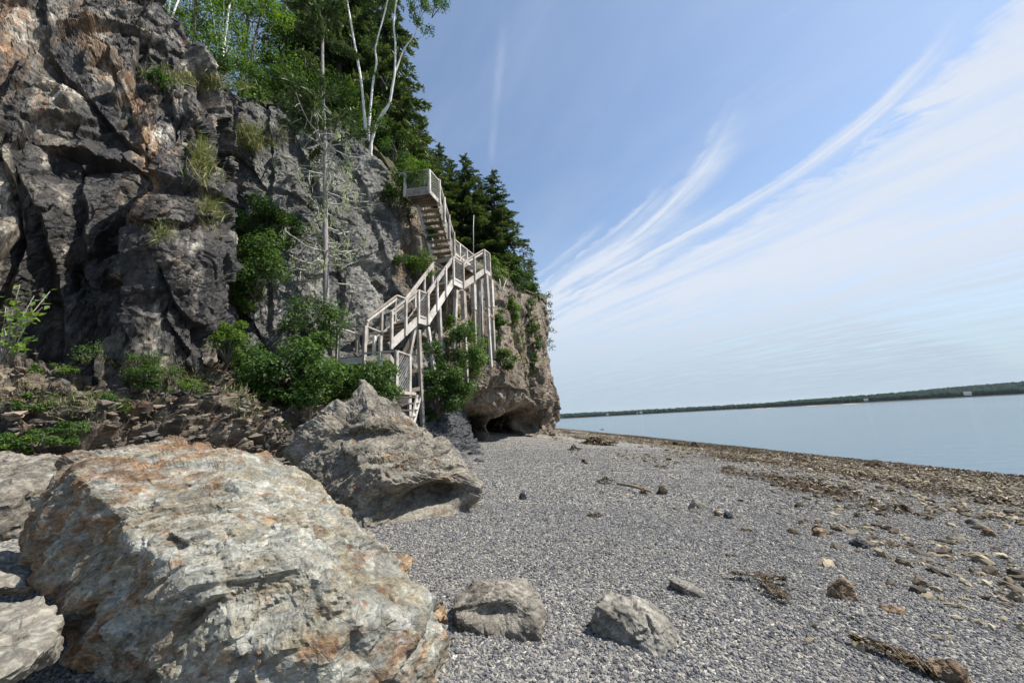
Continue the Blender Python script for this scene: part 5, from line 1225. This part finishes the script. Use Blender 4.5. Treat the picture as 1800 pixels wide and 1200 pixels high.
    l0 = P(640, 640, 11.7); l1 = P(592, 648, 11.7); zl = A0[2] - .02; l0[2] = l1[2] = zl - .35
    for q, h in ((l0, 1.15), (l1, 1.15), (l0 + [.2, 1.0, 0], 1.15), (l1 + [.2, 1.0, 0], 1.15)): post(q, h, .1, low=.7)
    rail(l0 + Z * 1.15, l1 + Z * 1.15); rail(l1 + Z * 1.15, l1 + np.array([.2, 1.0, 1.15])); rail(l0 + Z * 1.15, l0 + np.array([.2, 1.0, 1.15])); rail(l1 + np.array([.2, 1.0, 1.15]), l0 + np.array([.2, 1.0, 1.15]))
    landing(l0 - Z * .1, l1 - Z * .1, np.array([.2, 1.0, 0])); landing(l0 + [0.02, 0, -.1], A0 - Z * .34 + [0, 0, .0], np.array([-.2, 1.0, 0]))
    for px in (657, 668): post(at(px, 640, 11.9), .95, .09)
    r0, r1, r2 = at(640, 621, 11.4), at(697, 622, 11.3), at(720, 636, 12.2)
    r1[2] = r0[2]; r2[2] = r0[2]; zbot = at(697, 690, 11.3)[2]; hgt = r0[2] - zbot
    rail(r0, r1); rail(r1, r2)
    for q in (r1, r2, r0 * .5 + r1 * .5): post(np.array([q[0], q[1], zbot]), hgt - .02, .1, low=.85)
    mesh_panel(np.array([r1[0], r1[1], zbot]), np.array([r2[0], r2[1], zbot]), .05, hgt - .05)
    landing(np.array([r1[0], r1[1], zbot - .28]), np.array([r2[0], r2[1], zbot - .28]), np.array([-1.0, .1, 0]))
    mb = MB(); mb.beam(np.array([r1[0] - .05, r1[1] - .14, zbot]), np.array([r2[0] + .12, r2[1] - .1, zbot]), .3, .09); part('bench_board', mb)
    s0 = np.array([r1[0] + .06, r1[1] - .02, zbot - .15])
    for k in range(4):
        q = s0 + np.array([-.03, -.10, -.20]) * k; mb = MB(); mb.beam(q + [-.02, .0, 0], q + np.array([.62, .28, 0]), .26, .045); part('tread', mb, 'wood_dark')
    for o_ in (np.zeros(3), np.array([.6, .27, 0])):
        mb = MB(); mb.beam(s0 + o_ + [-.02, -.05, .02], s0 + o_ + np.array([-.12, -.40, -.80]), .05, .24); part('stringer', mb)
    mb = MB(); q = s0 + np.array([-.12, -.42, -.80]); mb.beam(q, q + np.array([.62, .28, 0]), .06, .3); part('toe_board', mb)
    tag(e, 'weathered wooden staircase zigzagging up the cliff on tall posts', 'staircase')
stairs()
print('stairs', time.time() - T0)

# ------------------------------------------------------------------ far shore
def far_shore():
    def shp(px, D):
        d = ray(px, 735 + (975 - px) * .0545); q = d[:2] / np.linalg.norm(d[:2]); return q * D
    m = simple_mat('far_land', (0.03, 0.038, 0.025), (0.07, 0.065, 0.05), .02, rough=1, bump=0)
    m.node_tree.nodes['Principled BSDF'].inputs['Specular IOR Level'].default_value = 0
    hz = {'a': ([(700, 1750, 13), (880, 1700, 15), (1000, 1650, 17), (1100, 1600, 13), (1200, 1600, 12), (1350, 1650, 11), (1500, 1700, 14), (1700, 1800, 14), (2100, 1900, 16), (2600, 2000, 18)], 'far_shore'),
          'b': ([(1300, 1500, 1), (1370, 1420, 9), (1450, 1350, 12), (1560, 1300, 15), (1650, 1320, 12), (1720, 1330, 7), (1800, 1320, 8), (1950, 1300, 10), (2300, 1300, 12)], 'wooded_point'),
          'c': ([(1400, 2600, 12), (1550, 2500, 30), (1650, 2450, 42), (1750, 2400, 48), (1900, 2400, 50), (2300, 2400, 52), (2700, 2500, 52)], 'hills')}
    allC = []; allS = []; rs = np.random.RandomState(2)
    for key, (st, nm) in hz.items():
        S = []
        for px, D, h in st:
            p = shp(px, D); u = p / np.linalg.norm(p); lo = h * .25
            S.append([np.r_[p - u * 30, ZW - .6], np.r_[p - u * 6, ZW + .7], np.r_[p + u * 40, ZW + 2 + lo * .6], np.r_[p + u * 160, ZW + 2 + h * .6], np.r_[p + u * 420, ZW + h * .75]])
        Gf = loft(S, [16] * (len(S) - 1), [3, 4, 5, 5]); o = np_mesh(nm, Gf.reshape(-1, 3), grid_faces(*Gf.shape[:2]), m, smooth=True)
        tag(o, {'a': 'low far shore across the bay', 'b': 'nearer wooded point on the right of the far shore', 'c': 'long hazy hill behind the far shore'}[key], 'shore', kind='structure')
        nu = len(S) - 1; nt = 1000 * nu
        tu = rs.rand(nt) * nu; tv = 1.55 + 2.3 * rs.rand(nt) ** 1.3
        S = np.array(S, float); A = catmull(S, tu); Pp = np.array([catmull(A[i], tv[i:i + 1])[0] for i in range(nt)])
        keep = rs.rand(nt) < np.clip(.85 + .5 * fbm(Pp / 90, 2, 6), .15, 1); Pp = Pp[keep]
        allC.append(Pp); allS.append(rs.uniform(.6, 1.5, len(Pp)) * (6.5 if key != 'c' else 9))
    C = np.concatenate(allC); s = np.concatenate(allS); V0, F0 = ico(2); n = len(C); k = len(V0)
    jit = 1 + .16 * rs.normal(size=(n, k, 1)); V = C[:, None, :] + V0[None] * jit * s[:, None, None] * np.array([.62, .62, .75]) + np.array([0, 0, 1.]) * s[:, None, None] * .45
    Fc = (F0[None] + (np.arange(n) * k)[:, None, None]).reshape(-1, 3)
    o = np_mesh('far_forest', V.reshape(-1, 3), Fc, simple_mat('far_foliage', (0.014, 0.030, 0.024), (0.030, 0.052, 0.036), .03, rough=1.0, bump=0), {'tone': np.repeat(rs.rand(n), k)}, True)
    o.data.materials[0].node_tree.nodes['Principled BSDF'].inputs['Specular IOR Level'].default_value = 0
    tag(o, 'dark woods along the far shore', 'forest', kind='stuff')
    white = simple_mat('white_paint', (.7, .7, .68), (.8, .8, .78), 1); roof = simple_mat('grey_roof', (.12, .12, .12), (.2, .2, .2), 1); dark = simple_mat('window_glass', (.03, .035, .04), (.05, .055, .06), 1)
    sand = simple_mat('tan_sand', (.32, .27, .18), (.45, .39, .27), .2)
    for px, D, w, lab in [(1068, 1600, 9, 'white house with grey roof on the far shore, nearest the headland'), (1127, 1570, 10, 'white house standing alone above the far beach, right of the first'), (1120, 1585, 6, 'small white cottage beside the lone far house'), (1523, 1280, 8, 'white house below trees on the wooded point'), (1702, 1290, 11, 'large white house on the far right shore')]:
        p = shp(px, D); e = empty('house', (p[0], p[1], ZW + 4.2)); h = w * .42; dpt = w * .6
        u = -p / np.linalg.norm(p); r = np.array([-u[1], u[0]]); e.rotation_euler.z = math.atan2(r[1], r[0])
        mb = MB(); mb.beam((-w / 2, 0, h / 2), (w / 2, 0, h / 2), dpt, h); mb.build('wall', white, e)
        mb = MB(); V = [(-w * .53, -dpt * .56, h), (w * .53, -dpt * .56, h), (w * .53, dpt * .56, h), (-w * .53, dpt * .56, h), (-w * .53, 0, h * 1.75), (w * .53, 0, h * 1.75)]
        mb.add(V, [(0, 1, 5, 4), (2, 3, 4, 5), (0, 4, 3), (1, 2, 5), (0, 3, 2, 1)]); mb.build('roof', roof, e)
        for x_ in (-.28, .05, .3):
            for sg in (-1, 1):
                mb = MB(); mb.beam((w * x_ - .6, sg * (dpt / 2 + .02), h * .55), (w * x_ + .6, sg * (dpt / 2 + .02), h * .55), .06, 1.4); mb.build('window', dark, e)
        tag(e, lab, 'house')
    for px, D, w, lab in [(1470, 820, 40, 'long tan sandbar in the bay before the wooded point'), (1425, 850, 16, 'short tan sandbar left of the long one'), (1335, 900, 24, 'grey shoal low in the bay, leftmost of the bars')]:
        p = shp(px, D); rs2 = np.random.RandomState(px); V0, F0 = ico(4); u = p / np.linalg.norm(p); r = np.array([u[1], -u[0]])
        V = V0 * (1 + .25 * fbm(V0 * 2.5, 3, px))[:, None]; V = np.stack([V[:, 0] * r[0] * w + V[:, 1] * u[0] * 10, V[:, 0] * r[1] * w + V[:, 1] * u[1] * 10, V[:, 2] * .9], 1)
        o = np_mesh('sandbar', V, F0, sand, smooth=True); o.location = (p[0], p[1], ZW - .1); tag(o, lab, 'sandbar')
far_shore()

# ------------------------------------------------------------------ haze over the bay
def haze():
    m = bpy.data.materials.new('haze'); m.use_nodes = True; nt = m.node_tree; nt.nodes.clear()
    out = nt.nodes.new('ShaderNodeOutputMaterial'); v = nt.nodes.new('ShaderNodeVolumePrincipled')
    v.inputs['Color'].default_value = (0.80, 0.88, 1.0, 1); v.inputs['Density'].default_value = 0.00003; v.inputs['Anisotropy'].default_value = 0.2
    nt.links.new(v.outputs[0], out.inputs['Volume'])
    mb = MB(); mb.beam((-2600, 900, 40.0), (4600, 900, 40.0), 7600, 92.0)
    o = mb.build('haze', m); tag(o, 'thin bluish sea haze over the bay', 'haze', kind='stuff')
HAZE = True
if HAZE: haze()

# ------------------------------------------------------------------ sky, sun, camera
SUN_AZ, SUN_EL = math.radians(90), math.radians(56)
w = bpy.data.worlds.new('World'); sc.world = w; w.use_nodes = True
N = NT(w.node_tree); bg = w.node_tree.nodes['Background']
sky = N.n('ShaderNodeTexSky'); sky.sky_type = 'NISHITA'; sky.sun_disc = False; sky.sun_elevation = SUN_EL; sky.sun_rotation = SUN_AZ
sky.air_density = 1.0; sky.dust_density = 0.4; sky.ozone_density = 1.6
D_ = N.n('ShaderNodeTexCoord').outputs['Generated']
sp = N.n('ShaderNodeSeparateXYZ'); N.l(D_, sp.inputs[0])
zc = N.m('ADD', N.m('MAXIMUM', sp.outputs[2], 0.0), 0.04)
px_, py_ = N.m('DIVIDE', sp.outputs[0], zc), N.m('DIVIDE', sp.outputs[1], zc)
az = math.radians(-30.3); ca, sa = math.cos(az), math.sin(az)
U = N.m('ADD', N.m('MULTIPLY', px_, sa), N.m('MULTIPLY', py_, ca)); V = N.m('SUBTRACT', N.m('MULTIPLY', px_, ca), N.m('MULTIPLY', py_, sa))
cb = N.n('ShaderNodeCombineXYZ'); N.l(U, cb.inputs[0]); N.l(V, cb.inputs[1]); uv = cb.outputs[0]
nA = N.noise(N.scalevec(uv, (2.2, 5.0, 1)), 1.0, 8, 0.62, 0.5); nB = N.noise(N.scalevec(uv, (0.5, 5.5, 1)), 1.0, 6, 0.6, 0.2); nC = N.noise(N.scalevec(uv, (0.8, 2.2, 1)), 1.0, 7, 0.6, 0.3)
nD = N.noise(N.scalevec(uv, (5, 7, 1)), 1.0, 9, 0.65, 0.8)
bend = N.m('MULTIPLY', N.m('POWER', 2.718, N.m('MULTIPLY', N.m('MAXIMUM', U, -.1), -1 / .35)), .4)
VV = N.m('ADD', N.m('ADD', V, bend), N.m('MULTIPLY', N.m('SUBTRACT', nA, .5), N.ss(U, 0, 1.4, .34, .16)))
def gauss(c, wd): 
    t = N.m('DIVIDE', N.m('SUBTRACT', VV, c), wd); return N.m('POWER', 2.718, N.m('MULTIPLY', N.m('MULTIPLY', t, t), -1.0))
streak = N.m('MULTIPLY', N.ss(nB, .3, .7, .35, 1.25), N.ss(nA, .3, .62, .5, 1.2))
def wisp(a, A, c, u0, wide, amp, seed, edge_=.02):
    vc = N.m('SUBTRACT', a, N.m('MULTIPLY', N.m('POWER', 2.718, N.m('MULTIPLY', N.m('MAXIMUM', U, -.15), -1 / c)), A))
    t0 = N.m('SUBTRACT', V, vc); t = N.m('ADD', t0, N.m('MULTIPLY', N.m('SUBTRACT', nD, .5), .13))
    q = N.n('ShaderNodeCombineXYZ'); N.l(N.m('MULTIPLY', U, .8), q.inputs[0]); N.l(N.m('MULTIPLY', t0, 13.0), q.inputs[1]); q.inputs[2].default_value = seed
    st = N.noise(q.outputs[0], 1.0, 6, .62, .35)
    d = N.m('MULTIPLY', N.ss(t, -edge_, edge_ * .8), N.ss(t, wide, .0)); d = N.m('MULTIPLY', d, N.ss(N.m('ADD', U, N.m('MULTIPLY', N.m('SUBTRACT', nA, .5), .3)), u0, u0 + .25))
    return N.m('MULTIPLY', N.m('MULTIPLY', d, amp), N.ss(st, .3, .62, .18, 1.1))
band0 = wisp(1.40, 1.0, .45, .78, .16, .75, 1.0)
band1 = wisp(1.52, 1.19, .45, .45, .22, .9, 5.0)
bandx = wisp(1.30, .8, .5, 1.15, .10, .45, 9.0)
band2 = wisp(1.72, .45, .30, .02, .20, 1.0, 13.0)
edge = N.m('ADD', VV, N.m('MULTIPLY', N.m('SUBTRACT', nD, .5), N.ss(U, .1, 1.6, .5, .12)))
veil = N.m('MULTIPLY', N.ss(edge, 1.84, 2.0), N.ss(VV, 2.4, 7.0, 1.0, .45))
fill = N.m('MULTIPLY', N.m('MULTIPLY', N.ss(VV, 1.32, 1.6), N.ss(U, .65, 1.6)), 1.0)
puff = N.m('MULTIPLY', N.m('MULTIPLY', N.ss(nD, .56, .74), N.m('MULTIPLY', N.ss(U, .15, .25), N.ss(U, .5, .36))), N.m('MULTIPLY', N.ss(V, .8, .9), N.ss(V, 1.25, 1.1, 0, .8)))
trail = N.m('MULTIPLY', N.m('MULTIPLY', N.ss(N.m('ABSOLUTE', N.m('SUBTRACT', N.m('SUBTRACT', V, N.m('MULTIPLY', U, .42)), .125)), .0, .022, 1, 0), N.m('MULTIPLY', N.ss(U, .55, .7), N.ss(U, 1.15, .95))), N.ss(nA, .35, .7, 0, .22))
thin = N.ss(nC, .36, .72, .03, .20)
body = N.m('MULTIPLY', veil, N.m('MULTIPLY', N.ss(nB, .32, .66, .66, 1.05), N.ss(nC, .3, .65, .78, 1.05)))
body = N.m('MAXIMUM', N.m('MAXIMUM', body, band2), N.m('MAXIMUM', N.m('MAXIMUM', band1, bandx), N.m('MAXIMUM', N.m('MULTIPLY', fill, streak), band0)))
dens = N.m('ADD', N.m('ADD', N.m('ADD', body, thin), puff), trail, clamp=True)
fwd = N.ss(sp.outputs[2], .0, .02)
skc = N.mix(1.0, sky.outputs[0], (1.0, 0.98, 0.94), 'MULTIPLY')
cl = N.mix(N.m('MULTIPLY', dens, fwd), skc, (3.75, 4.12, 4.75))
low = N.ss(sp.outputs[2], .0, .30, .85, 0)
cl = N.mix(low, cl, (2.25, 2.9, 3.5))
N.l(cl, bg.inputs[0]); bg.inputs[1].default_value = 0.095
sd = bpy.data.lights.new('Sun', 'SUN'); sd.energy = 3.8; sd.angle = math.radians(.55); sd.color = (1.0, .95, .87)
so = bpy.data.objects.new('Sun', sd); COL.objects.link(so)
dv = Vector((math.sin(SUN_AZ) * math.cos(SUN_EL), math.cos(SUN_AZ) * math.cos(SUN_EL), math.sin(SUN_EL)))
so.rotation_euler = dv.to_track_quat('Z', 'Y').to_euler(); so.location = dv * 60
cd = bpy.data.cameras.new('Camera'); cam = bpy.data.objects.new('Camera', cd); COL.objects.link(cam); sc.camera = cam
cd.sensor_width = 36; cd.lens = 36 * F / 1800; cd.clip_start = .05; cd.clip_end = 12000
Mx = Matrix((RT, UP, -FW)).transposed().to_4x4(); Mx.translation = Vector(EYE); cam.matrix_world = Mx
sc.view_settings.view_transform = 'Standard'; sc.view_settings.look = 'None'; sc.view_settings.exposure = 1.03; sc.view_settings.gamma = 1.0; sc.view_settings.use_curve_mapping = False
sc.render.engine = 'CYCLES'; sc.cycles.max_bounces = 6; sc.cycles.diffuse_bounces = 3; sc.cycles.glossy_bounces = 2; sc.cycles.transmission_bounces = 3
print('done', time.time() - T0, sum(len(o.data.polygons) for o in sc.objects if o.type == 'MESH'))
